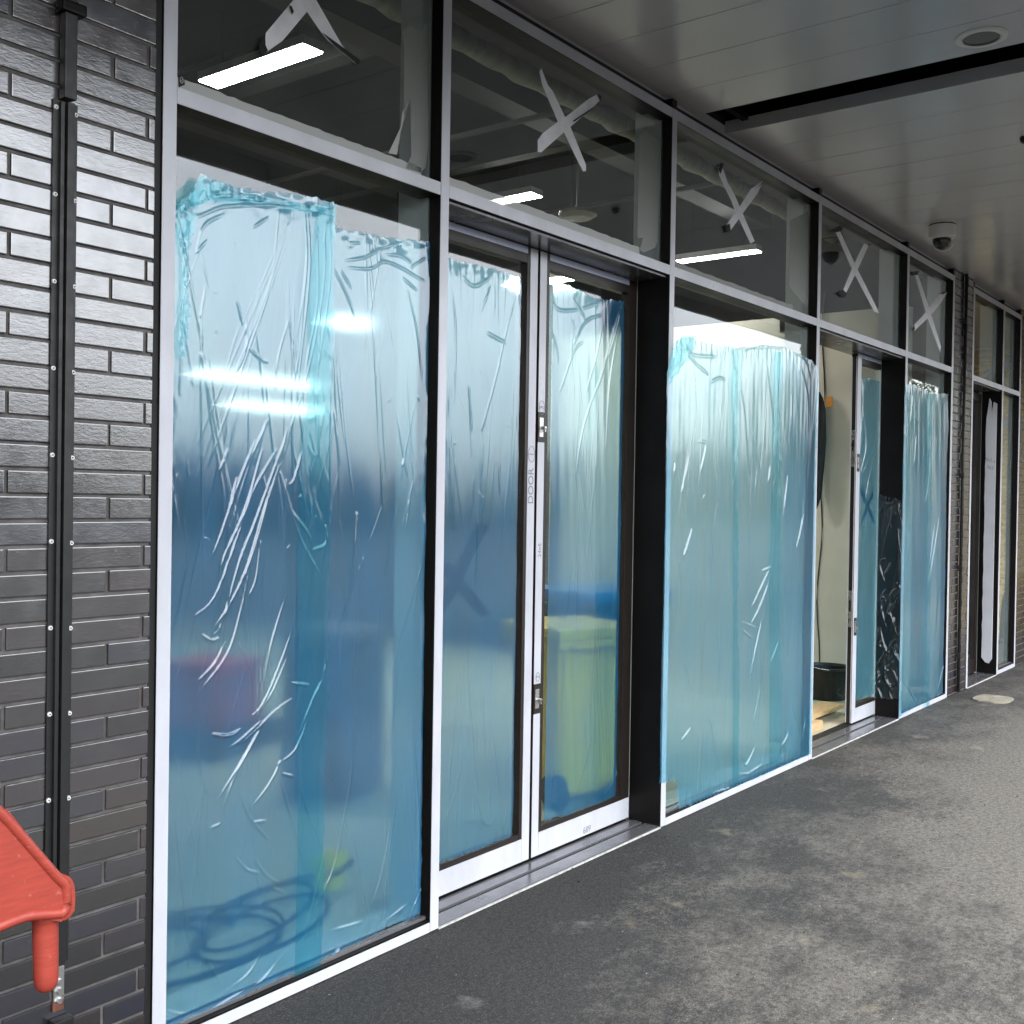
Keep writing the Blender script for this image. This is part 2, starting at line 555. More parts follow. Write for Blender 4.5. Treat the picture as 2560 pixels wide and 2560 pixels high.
def box(bm, x0, x1, y0, y1, z0, z1, bev=0.0):
    v = [bm.verts.new(p) for p in ((x0, y0, z0), (x1, y0, z0), (x1, y1, z0), (x0, y1, z0), (x0, y0, z1), (x1, y0, z1), (x1, y1, z1), (x0, y1, z1))]
    fs = [bm.faces.new([v[i] for i in q]) for q in ((0, 3, 2, 1), (4, 5, 6, 7), (0, 1, 5, 4), (1, 2, 6, 5), (2, 3, 7, 6), (3, 0, 4, 7))]
    if bev:
        es = list({e for f in fs for e in f.edges})
        bmesh.ops.bevel(bm, geom=es, offset=bev, segments=2, affect='EDGES', profile=0.7)
    return v


def bx(name, m, parent, *a, bev=0.0):
    bm = bmesh.new()
    box(bm, *a, bev=bev)
    return link(name, bm, m, parent)


def tube(bm, pts, r, seg=10, cap=True):
    pts = [Vector(p) for p in pts]
    rs = r if isinstance(r, (list, tuple)) else [r] * len(pts)
    rings = []
    for i, p in enumerate(pts):
        d = (pts[min(i + 1, len(pts) - 1)] - pts[max(i - 1, 0)]).normalized()
        a = d.cross(Vector((0, 0, 1)))
        if a.length < 1e-3:
            a = d.cross(Vector((0, 1, 0)))
        a.normalize()
        b = d.cross(a)
        rings.append([bm.verts.new(p + (a * math.cos(t) + b * math.sin(t)) * rs[i]) for t in [2 * PI * k / seg for k in range(seg)]])
    for i in range(len(rings) - 1):
        for k in range(seg):
            bm.faces.new((rings[i][k], rings[i][(k + 1) % seg], rings[i + 1][(k + 1) % seg], rings[i + 1][k]))
    if cap:
        bm.faces.new(rings[0])
        bm.faces.new(rings[-1])


def lathe(bm, prof, cx, cy, seg=40, cz=0.0, cap=True):
    rings = [[bm.verts.new((cx + r * math.cos(2 * PI * k / seg), cy + r * math.sin(2 * PI * k / seg), cz + z)) for k in range(seg)] for r, z in prof]
    for i in range(len(rings) - 1):
        for k in range(seg):
            bm.faces.new((rings[i][k], rings[i][(k + 1) % seg], rings[i + 1][(k + 1) % seg], rings[i + 1][k]))
    if cap:
        bm.faces.new(rings[0])
        bm.faces.new(rings[-1])


def prism(bm, poly, y0, y1, bev=0.0, seg=2):
    """polygon in X,Z extruded from y0 to y1"""
    a = [bm.verts.new((x, y0, z)) for x, z in poly]
    b = [bm.verts.new((x, y1, z)) for x, z in poly]
    fs = [bm.faces.new(a), bm.faces.new(b[::-1])]
    n = len(poly)
    for i in range(n):
        fs.append(bm.faces.new((a[i], a[(i + 1) % n], b[(i + 1) % n], b[i])))
    if bev:
        es = list({e for f in fs for e in f.edges})
        bmesh.ops.bevel(bm, geom=es, offset=bev, segments=seg, affect='EDGES', profile=0.6)


def empty(name, loc, label, cat, group=None, kind=None):
    o = bpy.data.objects.new(name, None)
    COL.objects.link(o)
    o.location = loc
    o.empty_display_size = 0.1
    bpy.context.view_layer.update()
    tag(o, label, cat, group, kind)
    return o


def tag(o, label=None, cat=None, group=None, kind=None):
    if label:
        o['label'] = label
    if cat:
        o['category'] = cat
    if group:
        o['group'] = group
    if kind:
        o['kind'] = kind
    return o


def text(name, s, size, loc, rot, parent, m=None):
    c = bpy.data.curves.new(name, 'FONT')
    c.body = s
    c.size = size
    c.align_x = 'CENTER'
    c.align_y = 'CENTER'
    c.extrude = 0.0004
    c.materials.append(m or M['ink'])
    tmp = bpy.data.objects.new(name + '_curve', c)
    COL.objects.link(tmp)
    bpy.context.view_layer.update()
    me = bpy.data.meshes.new_from_object(tmp.evaluated_get(bpy.context.evaluated_depsgraph_get()))
    bpy.data.objects.remove(tmp)
    o = bpy.data.objects.new(name, me)
    COL.objects.link(o)
    o.location = loc
    o.rotation_euler = rot
    bpy.context.view_layer.update()
    if parent is not None:
        o.parent = parent
        o.matrix_parent_inverse = parent.matrix_world.inverted()
    return o


# ------------------------------------------------------------------ main dimensions
MX = [2.113, 3.459, 5.392, 7.5006, 9.447, 10.789]        # first unit: white faces of the mullions, left edges
NX = [11.486, 12.673, 13.44]                             # next unit
MW = 0.054
ZT0, ZT1, ZH0, ZH1, ZS = 3.086, 3.14, 3.955, 4.010, 4.085
YG = 0.055                                               # outside face of the glass
YD = 0.205                                               # outside face of the door leaves
CANW = 2.75

# ------------------------------------------------------------------ ground and setting
bm = bmesh.new()
v = [bm.verts.new(p) for p in ((-150, -150, 0), (150, -150, 0), (150, 0.012, 0), (-150, 0.012, 0))]
bm.faces.new(v)
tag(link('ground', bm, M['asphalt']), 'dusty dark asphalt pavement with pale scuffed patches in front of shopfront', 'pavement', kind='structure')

bm = bmesh.new()
v = [bm.verts.new(p) for p in ((-140, -36, 0.004), (140, -36, 0.004), (140, -6.5, 0.004), (-140, -6.5, 0.004))]
bm.faces.new(v)
M['road'] = mat('road_asphalt', (0.04, 0.04, 0.041), 0.75, 0, 1.45, 0.2, 0.8, 0.3, 90)
tag(link('road', bm, M['road']), 'dark asphalt road in front of the pavement', 'road', kind='structure')
bm = bmesh.new()
box(bm, -140, 140, -6.5, -6.35, -0.05, 0.10, bev=0.015)
M['kerbstone'] = mat('kerbstone', (0.24, 0.235, 0.22), 0.8, 0, 1.4, 0.15, 6, 0.3, 60)
tag(link('kerb', bm, M['kerbstone']), 'pale concrete kerb between the pavement and the road', 'kerb', kind='structure')

# loose grit along the foot of the shopfront
gr = random.Random(3)
bm = bmesh.new()
for i in range(2600):
    x = gr.uniform(1.6, 9.0)
    y = -abs(gr.gauss(0, 0.16)) - 0.004 if gr.random() < 0.6 else gr.uniform(-1.4, 0)
    s = gr.uniform(0.0012, 0.0036) if gr.random() < 0.93 else gr.uniform(0.004, 0.009)
    o = Vector((x, y, s * 0.3))
    vs = [bm.verts.new(o + Vector((gr.uniform(-1, 1), gr.uniform(-1, 1), gr.uniform(-0.4, 1))).normalized() * s) for _ in range(4)]
    for q in ((0, 1, 2), (0, 1, 3), (0, 2, 3), (1, 2, 3)):
        bm.faces.new([vs[k] for k in q])
gm = mat('grit', (0.07, 0.066, 0.06), 0.8, 0, 1.4, 0.5, 40, spots=0.32, spotcol=(0.4, 0.38, 0.34), spotscale=30)
tag(link('grit', bm, gm), 'loose black grit and pale crumbs scattered along the shopfront base', 'grit', kind='stuff')


# ------------------------------------------------------------------ brick walls
def brick_wall(name, label, x0, x1, z1, y0, joints, blen, detail_y=0.0, return_right=False):
    root = empty(name, ((x0 + x1) / 2, 0.1, 0), label, 'wall')
    bx('mortar_bed', M['mortar'], root, x0, x1, 0.008, 0.30, -0.05, z1)
    bm = bmesh.new()
    rng = random.Random(int(x0 * 100) + 5)
    course = 0.0751
    row = 0
    z = -0.062
    while z < z1:
        off = joints[row % 3]
        x = off - blen * (math.floor((off - x0) / blen) + 1)
        while x < x1:
            a, b = max(x + 0.006, x0), min(x + blen - 0.006, x1)
            if b - a > 0.012:
                dy = rng.uniform(-0.0015, 0.0015)
                j = lambda: rng.uniform(-0.0012, 0.0012)
                zz0, zz1 = z + 0.0055 + j(), min(z + course - 0.0055 + j(), z1)
                if zz1 - zz0 > 0.012:
                    t = rng.uniform(-0.0015, 0.0015)
                    vs = box(bm, a + j(), b + j(), dy, 0.05, zz0, zz1, bev=0.0028)
            x += blen
        z += course
        row += 1
    link('brickwork', bm, M['brick'], root)
    return root


# joint X measured on the photo for rows 0,1,2 (bottom row is k=0)
J = [1.937, 1.613 + 0.448, 1.767]
wallA = brick_wall('brick_wall', 'dark blue-grey long brick wall behind the red barrier, left of the shopfront', -1.6, 2.088, 4.10, 0, [J[0], J[1], J[2]], 0.448)
wallB = brick_wall('brick_wall', 'narrow grey brick pier with thin black pipe between the two shopfronts', 10.846, 11.482, 4.10, 0, [10.96, 11.11, 11.26], 0.33)
wallC = brick_wall('brick_wall', 'brick wall beyond the shopfront with the yellow board, at the far end', 13.50, 24, 4.10, 0, [13.7, 13.85, 14.0], 0.33)

# cable trunking on wall A
root = empty('cable_cover', (1.78, -0.02, 0.3), 'black ribbed metal cable cover strip screwed up the dark brick wall', 'cable cover')
zt, zb = 2.975, at(150, 2405)[1]
x0, x1 = 1.740, 1.817
bm = bmesh.new()
box(bm, x0, x1, -0.006, -0.001, zb, zt, bev=0.001)
bx_ = [(x0 + 0.018, x0 + 0.030, -0.018), (x0 + 0.036, x0 + 0.058, -0.024), (x0 + 0.0605, x0 + 0.0635, -0.009)]
for a, b, d in bx_:
    box(bm, a, b, d, -0.006, zb, zt - 0.004, bev=0.0018)
link('ribbed_cover', bm, M['rubber'], root)
z = at(136, 268)[1]
k = 0
while z > zb + 0.02:
    for xx, dz in ((x0 + 0.008, 0.0), (x1 - 0.0055, -0.006)):
        if z + dz < zb + 0.02:
            continue
        bm = bmesh.new()
        tube(bm, [(xx, -0.0062, z + dz), (xx, -0.0095, z + dz)], [0.0075, 0.0060], 16)
        sc = link('screw', bm, M['white_plastic'], root)
        bm = bmesh.new()
        tube(bm, [(xx, -0.0095, z + dz), (xx, -0.0105, z + dz)], 0.0024, 8)
        link('socket', bm, M['black'], sc)
    z -= 0.2545
    k += 1
root = empty('conduit_pipe', (1.78, -0.02, 3.0), 'narrow black conduit with clip above the ribbed cable cover', 'pipe')
bm = bmesh.new()
box(bm, 1.760, 1.800, -0.032, -0.001, 2.98, 4.085, bev=0.006)
link('conduit', bm, M['rubber'], root)
bm = bmesh.new()
box(bm, 1.745, 1.822, -0.045, -0.001, 3.228, 3.262, bev=0.008)
link('pipe_clip', bm, M['dark_metal'], root)
# fixing plate at the foot
root = empty('fixing_plate', (1.80, -0.01, 0.2), 'small steel plate with hex bolts and rusty lower end beneath the cable cover', 'metal plate')
pz0, pz1 = at(150, 2522)[1], at(150, 2415)[1]
px0, px1 = at(131, 2480)[0], at(157, 2480)[0]
bx('plate', M['silver'], root, px0, px1, -0.007, -0.001, pz0 + 0.028, pz1, bev=0.001)
bx('rusty_end', M['rust'], root, px0 - 0.003, px1 - 0.001, -0.0085, -0.001, pz0, pz0 + 0.027, bev=0.001)
for zz in (pz0 + 0.03, pz0 + 0.060, pz0 + 0.087):
    bm = bmesh.new()
    tube(bm, [((px0 + px1) / 2, -0.007, zz), ((px0 + px1) / 2, -0.015, zz)], [0.010, 0.009], 6)
    link('bolt', bm, M['silver'], root)
root = empty('pipe_stub', (1.79, -0.02, 0.0), 'short black pipe stub at the ground below the steel plate', 'pipe')
bm = bmesh.new()
box(bm, px0 - 0.012, px1 + 0.018, -0.035, -0.001, -0.01, at(150, 2538)[1], bev=0.006)
link('stub_body', bm, M['rubber'], root)

# pipe on pier B
root = empty('conduit_pipe', (11.15, -0.02, 0), 'thin black pipe running up the narrow brick pier between shopfronts', 'pipe')
bm = bmesh.new()
tube(bm, [(11.16, -0.018, 0.02), (11.16, -0.018, 2.2), (11.165, -0.018, 4.08)], 0.016, 10)
link('pipe', bm, M['rubber'], root, True)
for zz in (0.35, 1.2, 2.1, 2.95, 3.6):
    bm = bmesh.new()
    box(bm, 11.132, 11.188, -0.04, -0.001, zz, zz + 0.05, bev=0.004)
    link('pipe_clip', bm, M['rubber'], root)
for zz in (0.62, 0.70, 0.75):
    pass

# ------------------------------------------------------------------ shopfront frames


def tape_on(parent, x0, x1, z0, z1, y=-0.0, m='white_tape', name='protective_tape', t=0.0025):
    bm = bmesh.new()
    box(bm, x0, x1, y - t, y, z0, z1, bev=0.0008)
    return link(name, bm, M[m], parent)


def shopfront(xs, doors, label):
    root = empty('shopfront_frame', (xs[0], 0, 0), label, 'shopfront frame')
    for i, x in enumerate(xs):
        mu = bx('mullion', M['dark_metal'], root, x, x + MW, 0, 0.060, 0, ZS - 0.02, bev=0.002)
        tape_on(mu, x + 0.0015, x + MW - 0.0015, 0.006, ZH1 + 0.0, 0)
        bx('inner_mullion', M['inner_frame'], mu, x + 0.002, x + MW - 0.002, 0.070, 0.24, 0.02, ZS)
    for i in range(len(xs) - 1):
        a, b = xs[i] + MW + 0.0006, xs[i + 1] - 0.0006
        h = bx('head_rail', M['dark_metal'], root, a, b, 0.001, 0.075, ZH0, ZH1, bev=0.002)
        tape_on(h, a, b, ZH0 + 0.002, ZH1, 0.001)
        bx('shadow_gap', M['black'], root, a - MW + 0.0, b + 0.0005, 0.062, 0.20, ZH1 + 0.002, ZS + 0.1)
        t = bx('transom', M['dark_metal'], root, a, b, 0.001, 0.12, ZT0, ZT1, bev=0.002)
        tape_on(t, a, b, ZT0 + 0.001, ZT1, 0.001)
        g = bx('clerestory_glass', M['glass'], root, a - 0.004, b + 0.004, YG, YG + 0.006, ZT1 - 0.004, ZH0 + 0.004)
        if i not in doors:
            s = bx('sill', M['dark_metal'], root, a, b, 0.001, 0.10, 0, 0.052, bev=0.002)
            tape_on(s, a, b, 0.004, 0.045, 0.001)
            bx('sill_bead', M['grey_metal'], s, a, b, 0.022, YG - 0.002, 0.053, 0.066, bev=0.002)
            bx('fixed_glass', M['glass'], root, a - 0.004, b + 0.004, YG, YG + 0.006, 0.05, ZT0 + 0.004)
    for i in doors:
        a, b = xs[i] + MW, xs[i + 1]
        bx('door_reveal', M['dark_metal'], root, b - 0.004, b + 0.0, 0.004, YD - 0.004, 0.004, ZT0 - 0.001)
        bx('door_reveal', M['dark_metal'], root, a, a + 0.004, 0.004, YD - 0.004, 0.004, ZT0 - 0.001)
        bx('header_soffit', M['grey_metal'], root, a + 0.005, b - 0.005, 0.02, YD + 0.10, ZT0 - 0.014, ZT0 - 0.003)
        bx('header_box', M['dark_metal'], root, a + 0.005, b - 0.005, 0.121, YD + 0.10, ZT0, ZT1 + 0.02)
        th = bx('threshold', M['grey_metal'], root, a, b, 0.004, 0.095, 0.0, 0.012, bev=0.002)
        bx('threshold_track', M['grey_metal'], th, a, b, 0.118, 0.20, 0.0, 0.014, bev=0.002)
        bx('threshold_groove', M['black'], th, a, b, 0.0955, 0.1175, -0.01, 0.003)
        bx('threshold_groove', M['black'], th, a, b, 0.2005, 0.30, -0.01, 0.004)
        bx('sealant_line', M['caulk'], th, a, b, -0.004, 0.0035, 0.0, 0.007)
    return root


shop1 = shopfront(MX, [1, 3], 'dark shopfront frame wrapped in white protective tape, with blue film on its panes')
shop2 = shopfront(NX, [0], 'far shopfront frame beyond the brick pier, yellow board behind its glass')
# frame joint beside the brick wall
bx('edge_seal', M['black'], shop1, 2.089, 2.1125, 0.006, 0.10, 0, ZS)


# ------------------------------------------------------------------ door leaves
def leaf(label, x0, x1, hinge='left', lead=None, z0=0.022, z1=3.069, bare_right=False, tw=0.056):
    """a glazed leaf; lead = which edge carries the taped meeting stile"""
    root = empty('glazed_door', ((x0 + x1) / 2, YD, 0), label, 'door')
    y0, y1 = YD, YD + 0.05
    sw = 0.085
    for side in ('left', 'right'):
        a, b = (x0, x0 + sw) if side == 'left' else (x1 - sw, x1)
        if not bare_right or side == 'left':
            pass
        st = bx('stile', M['brown_metal'], root, a, b, y0, y1, z0, z1, bev=0.002)
        if side == lead:
            ta, tb = (a + 0.0, a + tw) if side == 'left' else (b - 0.062, b - 0.002)
            tape_on(st, ta, tb, z0 + 0.004, z1 - 0.002, y0)
    tr = bx('top_rail', M['brown_metal'], root, x0 + sw, x1 - sw, y0 + 0.001, y1, z1 - 0.08, z1, bev=0.002)
    tape_on(tr, x0 + sw, x1 - sw, z1 - 0.034, z1 - 0.002, y0 + 0.001, 'blue_tape')
    br = bx('bottom_rail', M['brown_metal'], root, x0 + sw, x1 - sw, y0 + 0.001, y1, z0, z0 + 0.145, bev=0.002)
    la = x0 + 0.002 if lead != 'left' else x0 + tw + 0.002
    lb = x1 - 0.002 if lead != 'right' else x1 - 0.064
    tape_on(br, la, lb, z0 + 0.004, z0 + 0.118, y0, 'white_tape', t=0.003)
    bx('door_glass', M['glass'], root, x0 + sw - 0.003, x1 - sw + 0.003, y0 + 0.02, y0 + 0.026, z0 + 0.142, z1 - 0.078)
    return root


doorA = leaf('closed glazed door on the left of the pair, dark tape cross under its blue film', 3.518, 4.432, 'left', 'right')
doorB = leaf('closed glazed door with silver lock on white edge, yellow bin behind it', 4.452, 5.386, 'right', 'left')
XC0 = 8.884
doorC = leaf('narrow looking taped glazed door beside the open doorway with blue film', XC0, 9.81, 'right', 'left', tw=0.085)


def lock(parent, x, z, h=0.09):
    w = 0.026
    pl = bx('lock_surround', M['brown_metal'], parent, x - 0.028, x + 0.034, YD - 0.0034, YD, z - h * 0.86, z + h * 0.86)
    bx('lock_plate', M['silver'], pl, x - w * 0.7, x + w * 0.55, YD - 0.006, YD - 0.0035, z - h * 0.55, z + h * 0.55, bev=0.001)
    bm = bmesh.new()
    tube(bm, [(x, YD - 0.006, z - 0.004), (x, YD - 0.03, z - 0.004)], 0.009, 12)
    box(bm, x - 0.004, x + 0.004, YD - 0.03, YD - 0.006, z - 0.024, z - 0.004)
    link('lock_cylinder', bm, M['silver'], pl, False)


xl = 4.480
lock(doorB, xl, at(1350, 1068, YD)[1], 0.088)
lock(doorB, xl, at(1340, 1747, YD)[1], 0.088)
lock(doorC, XC0 + 0.045, at(2146, 1157, YD)[1], 0.085)
lock(doorC, XC0 + 0.045, at(2140, 1566, YD)[1], 0.085)
# edge faceplates on the open side of door C
for zz in (at(2134, 1120, YD)[1], at(2122, 1525, YD)[1]):
    fp = bx('edge_faceplate', M['silver'], doorC, XC0 - 0.0035, XC0 - 0.0002, YD + 0.012, YD + 0.040, zz - 0.15, zz + 0.15)
    bx('latch_hole', M['black'], fp, XC0 - 0.0050, XC0 - 0.0030, YD + 0.018, YD + 0.034, zz - 0.02, zz + 0.07)
bx('edge_tape', M['white_tape'], doorC, XC0 - 0.0030, XC0 - 0.0003, YD + 0.003, YD + 0.010, 0.03, 3.04)
bx('edge_tape', M['white_tape'], doorC, XC0 - 0.0025, XC0 - 0.0002, YD + 0.042, YD + 0.049, 0.03, 3.04)

VR = (PI / 2, -PI / 2, 0)      # letters climbing the stile
text('handwriting', 'DOOR', 0.060, (4.400, YD - 0.0032, at(1318, 1215, YD)[1]), VR, doorA)
text('handwriting', '1', 0.052, (4.400, YD - 0.0032, at(1320, 1135, YD)[1]), VR, doorA)
text('handwriting', '24x5', 0.036, (4.482, YD - 0.0032, at(1337, 1376, YD)[1]), VR, doorB)
text('handwriting', '3', 0.045, (4.480, YD - 0.0032, at(1344, 1018, YD)[1]), VR, doorB)
text('handwriting', '3', 0.032, (4.482, YD - 0.0032, at(1334, 1694, YD)[1]), VR, doorB)
text('handwriting', '689', 0.050, (at(1466, 2072, YD)[0], YD - 0.0038, at(1466, 2072, YD)[1]), (PI / 2, PI, 0), doorB)


def ring(name, x, z, r, parent, rz=1.5):
    bm = bmesh.new()
    n = 28
    pts = [(x + r * math.cos(2 * PI * k / n), YD - 0.0034, z + r * rz * math.sin(2 * PI * k / n)) for k in range(n + 1)]
    tube(bm, pts, 0.0014, 5, False)
    link(name, bm, M['ink'], parent)


ring('handwriting', 4.400, at(1320, 1135, YD)[1], 0.026, doorA)
ring('handwriting', 4.480, at(1344, 1018, YD)[1], 0.023, doorB)
ring('handwriting', 4.482, at(1334, 1694, YD)[1], 0.015, doorB)
bm = bmesh.new()
pts = [(3.62 + 0.012 * k, YD - 0.06 + 0.008 * math.sin(k * 1.9) + 0.004 * math.sin(k * 4.1), ZT0 - 0.0146) for k in range(14)]
tube(bm, pts, 0.0013, 5, False)
link('handwriting', bm, M['ink'], shop1)

# ------------------------------------------------------------------ protective film with creases
def fbm(X, Z, rng, octs, sx, sz):
    out = np.zeros_like(X)
    for o in range(octs):
        f = 2.0 ** o
        for _ in range(4):
            ax, az = rng.normal(0, sx * f), rng.normal(0, sz * f)
            out += np.sin(X * ax + Z * az + rng.uniform(0, 6.28)) / (f ** 1.3) / 4
    return out


def add_crease(D, X, Z, pts, w, a):
    pts = np.array(pts, float)
    seg = np.hypot(*(pts[1:] - pts[:-1]).T)
    tot = seg.sum()
    if tot < 1e-4:
        return
    lo, hi = pts.min(0) - 4 * w, pts.max(0) + 4 * w
    mask = (X > lo[0]) & (X < hi[0]) & (Z > lo[1]) & (Z < hi[1])
    if not mask.any():
        return
    x, z = X[mask], Z[mask]
    best = np.full(x.shape, 9.0)
    tt = np.zeros(x.shape)
    acc = 0.0
    for i in range(len(seg)):
        p, q = pts[i], pts[i + 1]
        d = q - p
        l2 = max(d @ d, 1e-9)
        t = np.clip(((x - p[0]) * d[0] + (z - p[1]) * d[1]) / l2, 0, 1)
        dd = np.hypot(x - p[0] - t * d[0], z - p[1] - t * d[1])
        m = dd < best
        best[m] = dd[m]
        tt[m] = (acc + t[m] * seg[i]) / tot
        acc += seg[i]
    taper = np.sin(np.clip(tt, 0, 1) * PI) ** 0.5
    D[mask] += a * taper * np.exp(-(best / w) ** 2)


def smooth_poly(pts, n=5):
    """Catmull-Rom through the traced points"""
    P = [np.array(p, float) for p in pts]
    P = [2 * P[0] - P[1]] + P + [2 * P[-1] - P[-2]]
    out = []
    for i in range(1, len(P) - 2):
        for k in range(n):
            t = k / n
            a, b, c, d = P[i - 1], P[i], P[i + 1], P[i + 2]
            out.append(0.5 * (2 * b + (c - a) * t + (2 * a - 5 * b + 4 * c - d) * t * t + (3 * b - a - 3 * c + d) * t ** 3))
    out.append(P[-2])
    return out


def grid_mesh(name, P, material, parent=None, flip=False):
    nz, nx, _ = P.shape
    me = bpy.data.meshes.new(name)
    idx = np.arange(nz * nx).reshape(nz, nx)
    q = np.stack([idx[:-1, :-1], idx[:-1, 1:], idx[1:, 1:], idx[1:, :-1]], -1).reshape(-1, 4)
    if flip:
        q = q[:, ::-1]
    me.vertices.add(nz * nx)
    me.vertices.foreach_set('co', P.reshape(-1).astype(np.float32))
    me.loops.add(q.size)
    me.loops.foreach_set('vertex_index', q.reshape(-1).astype(np.int32))
    me.polygons.add(len(q))
    me.polygons.foreach_set('loop_start', (np.arange(len(q)) * 4).astype(np.int32))
    me.polygons.foreach_set('use_smooth', np.ones(len(q), bool))
    me.update(calc_edges=True)
    me.materials.append(material)
    o = bpy.data.objects.new(name, me)
    COL.objects.link(o)
    if parent is not None:
        o.parent = parent
        o.matrix_parent_inverse = parent.matrix_world.inverted()
    return o


def film(label, top, bot, Y, creases, seed, dx=0.004, dz=0.006, nrand=40, amp=0.0022, low=0.006, edge_curl=0.012, mapper=None, tear=0.008, lean=0.12, group=None, m='film', flip=False):
    """top / bot: lists of (X, Z). a thin sheet carrying creases"""
    rng = np.random.default_rng(seed)
    tx, tz = np.array(top).T
    bxx, bz = np.array(bot).T
    x0, x1 = tx[0], tx[-1]
    h = max(tz.max() - bz.min(), 0.1)
    nx, nz = int((x1 - x0) / dx) + 2, int(h / dz) + 2
    xs = np.linspace(x0, x1, nx)
    zt = np.interp(xs, tx, tz)
    zb = np.interp(xs, bxx, bz)
    for f in (23, 61, 140):
        zt = zt + tear * 0.5 * np.sin(xs * f + rng.uniform(0, 6)) * rng.uniform(0.2, 0.7)
        zb = zb + tear * 0.5 * np.sin(xs * f + rng.uniform(0, 6)) * rng.uniform(0.2, 0.7)
    vv = np.linspace(0, 1, nz)[:, None]
    Z = zb[None, :] * (1 - vv) + zt[None, :] * vv
    X = np.broadcast_to(xs[None, :], Z.shape).copy()
    D = low * 0.5 * fbm(X, Z, rng, 3, 7.0, 1.6) + 0.0011 * fbm(X, Z, rng, 3, 38.0, 5.0)
    for c in creases:
        pts, w, a = c
        add_crease(D, X, Z, smooth_poly(pts), w, a)
    for i in range(nrand):
        ln = abs(rng.normal(0, 0.42)) + 0.10
        cx = rng.uniform(x0, x1)
        cz = rng.uniform(bz.min(), tz.max())
        sl = rng.normal(0, lean)
        k = rng.normal(0, 0.05)
        pts = [(cx + sl * t * ln + k * (t * t) * ln, cz + t * ln) for t in (-0.5, -0.2, 0.15, 0.5)]
        add_crease(D, X, Z, smooth_poly(pts, 3), rng.uniform(0.0022, 0.0042), amp * rng.uniform(0.2, 1.0))
    for i in range(max(3, nrand // 11)):
        # fans of long fine folds running from one pinched point
        cx, cz = rng.uniform(x0, x1), rng.uniform(bz.min() + 0.25 * h, tz.max())
        base_sl = rng.normal(0, lean)
        for k in range(rng.integers(4, 9)):
            sl = base_sl + rng.normal(0, 0.07)
            ln = rng.uniform(0.25, 0.95)
            ox = rng.normal(0, 0.012)
            cu = rng.normal(0, 0.03)
            pts = [(cx + ox - sl * t * ln + cu * t * t, cz - t * ln) for t in (0.0, 0.3, 0.65, 1.0)]
            add_crease(D, X, Z, smooth_poly(pts, 4), rng.uniform(0.0018, 0.0032), amp * rng.uniform(0.35, 1.0))
    for i in range(nrand // 4):
        # short sharp nicks in any direction
        cx, cz = rng.uniform(x0, x1), rng.uniform(bz.min(), tz.max())
        an, ln = rng.uniform(0, PI), rng.uniform(0.012, 0.06)
        pts = [(cx, cz), (cx + ln / 2 * math.cos(an) + rng.normal(0, 0.004), cz + ln / 2 * math.sin(an)), (cx + ln * math.cos(an), cz + ln * math.sin(an) + rng.normal(0, 0.006))]
        add_crease(D, X, Z, pts, rng.uniform(0.0018, 0.0028), amp * rng.uniform(0.25, 0.8))
    # crumpled hems: at the top, at the bottom and down both sides
    hem = np.exp(-((zt[None, :] - Z) / 0.045)) + 1.1 * np.exp(-((Z - zb[None, :]) / 0.05))
    D += hem * 0.0065 * fbm(X, Z, rng, 3, 55.0, 26.0)
    side = np.exp(-((X - x0) / 0.03)) + np.exp(-((x1 - X) / 0.03))
    D += side * 0.003 * fbm(X, Z, rng, 3, 60.0, 12.0)
    D = np.maximum(D, -0.010)
    mp = mapper or (lambda s, z, d: np.stack([s, Y - d, z], -1))
    root = empty('protective_film', tuple(mp(np.array((x0 + x1) / 2), np.array(bz.min()), np.array(0.0))), label, 'plastic film', group)
    grid_mesh('film_sheet', mp(X, Z, D), M[m], root, flip)
    return root


def strip(parent, left, right, Y, seed, n=200, m=26, name='film_overlap', amp=0.002, mapper=None):
    """an overlapping second layer of film between two traced edges (top to bottom)"""
    rng = np.random.default_rng(seed)
    l = np.array(left)
    r = np.array(right)
    zz = np.linspace(0, 1, n)
    tl = np.linspace(0, 1, len(l))
    tr = np.linspace(0, 1, len(r))
    lx, lz = np.interp(zz, tl, l[:, 0]), np.interp(zz, tl, l[:, 1])
    rx, rz = np.interp(zz, tr, r[:, 0]), np.interp(zz, tr, r[:, 1])
    ph = rng.uniform(0, 6, 4)
    lx = lx + 0.007 * np.sin(zz * 9 + ph[0]) + 0.003 * np.sin(zz * 31 + ph[1])
    rx = rx + 0.008 * np.sin(zz * 7 + ph[2]) + 0.004 * np.sin(zz * 27 + ph[3])
    rx = rx + 0.004 * np.sin(zz * 90 + 1) * rng.uniform(0.3, 1) + 0.003 * np.sin(zz * 210)
    u = np.linspace(0, 1, m)[None, :]
    X = lx[:, None] * (1 - u) + rx[:, None] * u
    Z = lz[:, None] * (1 - u) + rz[:, None] * u
    D = amp * (fbm(X, Z, rng, 3, 45.0, 6.0) + 0.8 * np.exp(-((u - 0.97) / 0.05) ** 2))
    for i in range(34):
        t0 = rng.uniform(0, 1)
        i0 = int(t0 * (n - 1))
        cx, cz = X[i0, int(rng.uniform(0.1, 0.9) * (m - 1))], Z[i0, 0]
        ln = rng.uniform(0.05, 0.25)
        add_crease(D, X, Z, [(cx, cz), (cx + rng.normal(0, 0.02), cz - ln / 2), (cx + rng.normal(0, 0.03), cz - ln)], 0.004, 0.003)
    mp = mapper or (lambda s, z, d: np.stack([s, Y - d, z], -1))
    return grid_mesh(name, mp(X, Z, D)[::-1], M['film_layer'], parent)


def px(pts, Y):
    return [at(x, y, Y) for x, y in pts]


def cr(off, sc, Y, lines, w, a):
    return [(px([(off[0] + x / sc, off[1] + y / sc) for x, y in ln], Y), w, a) for ln in lines]


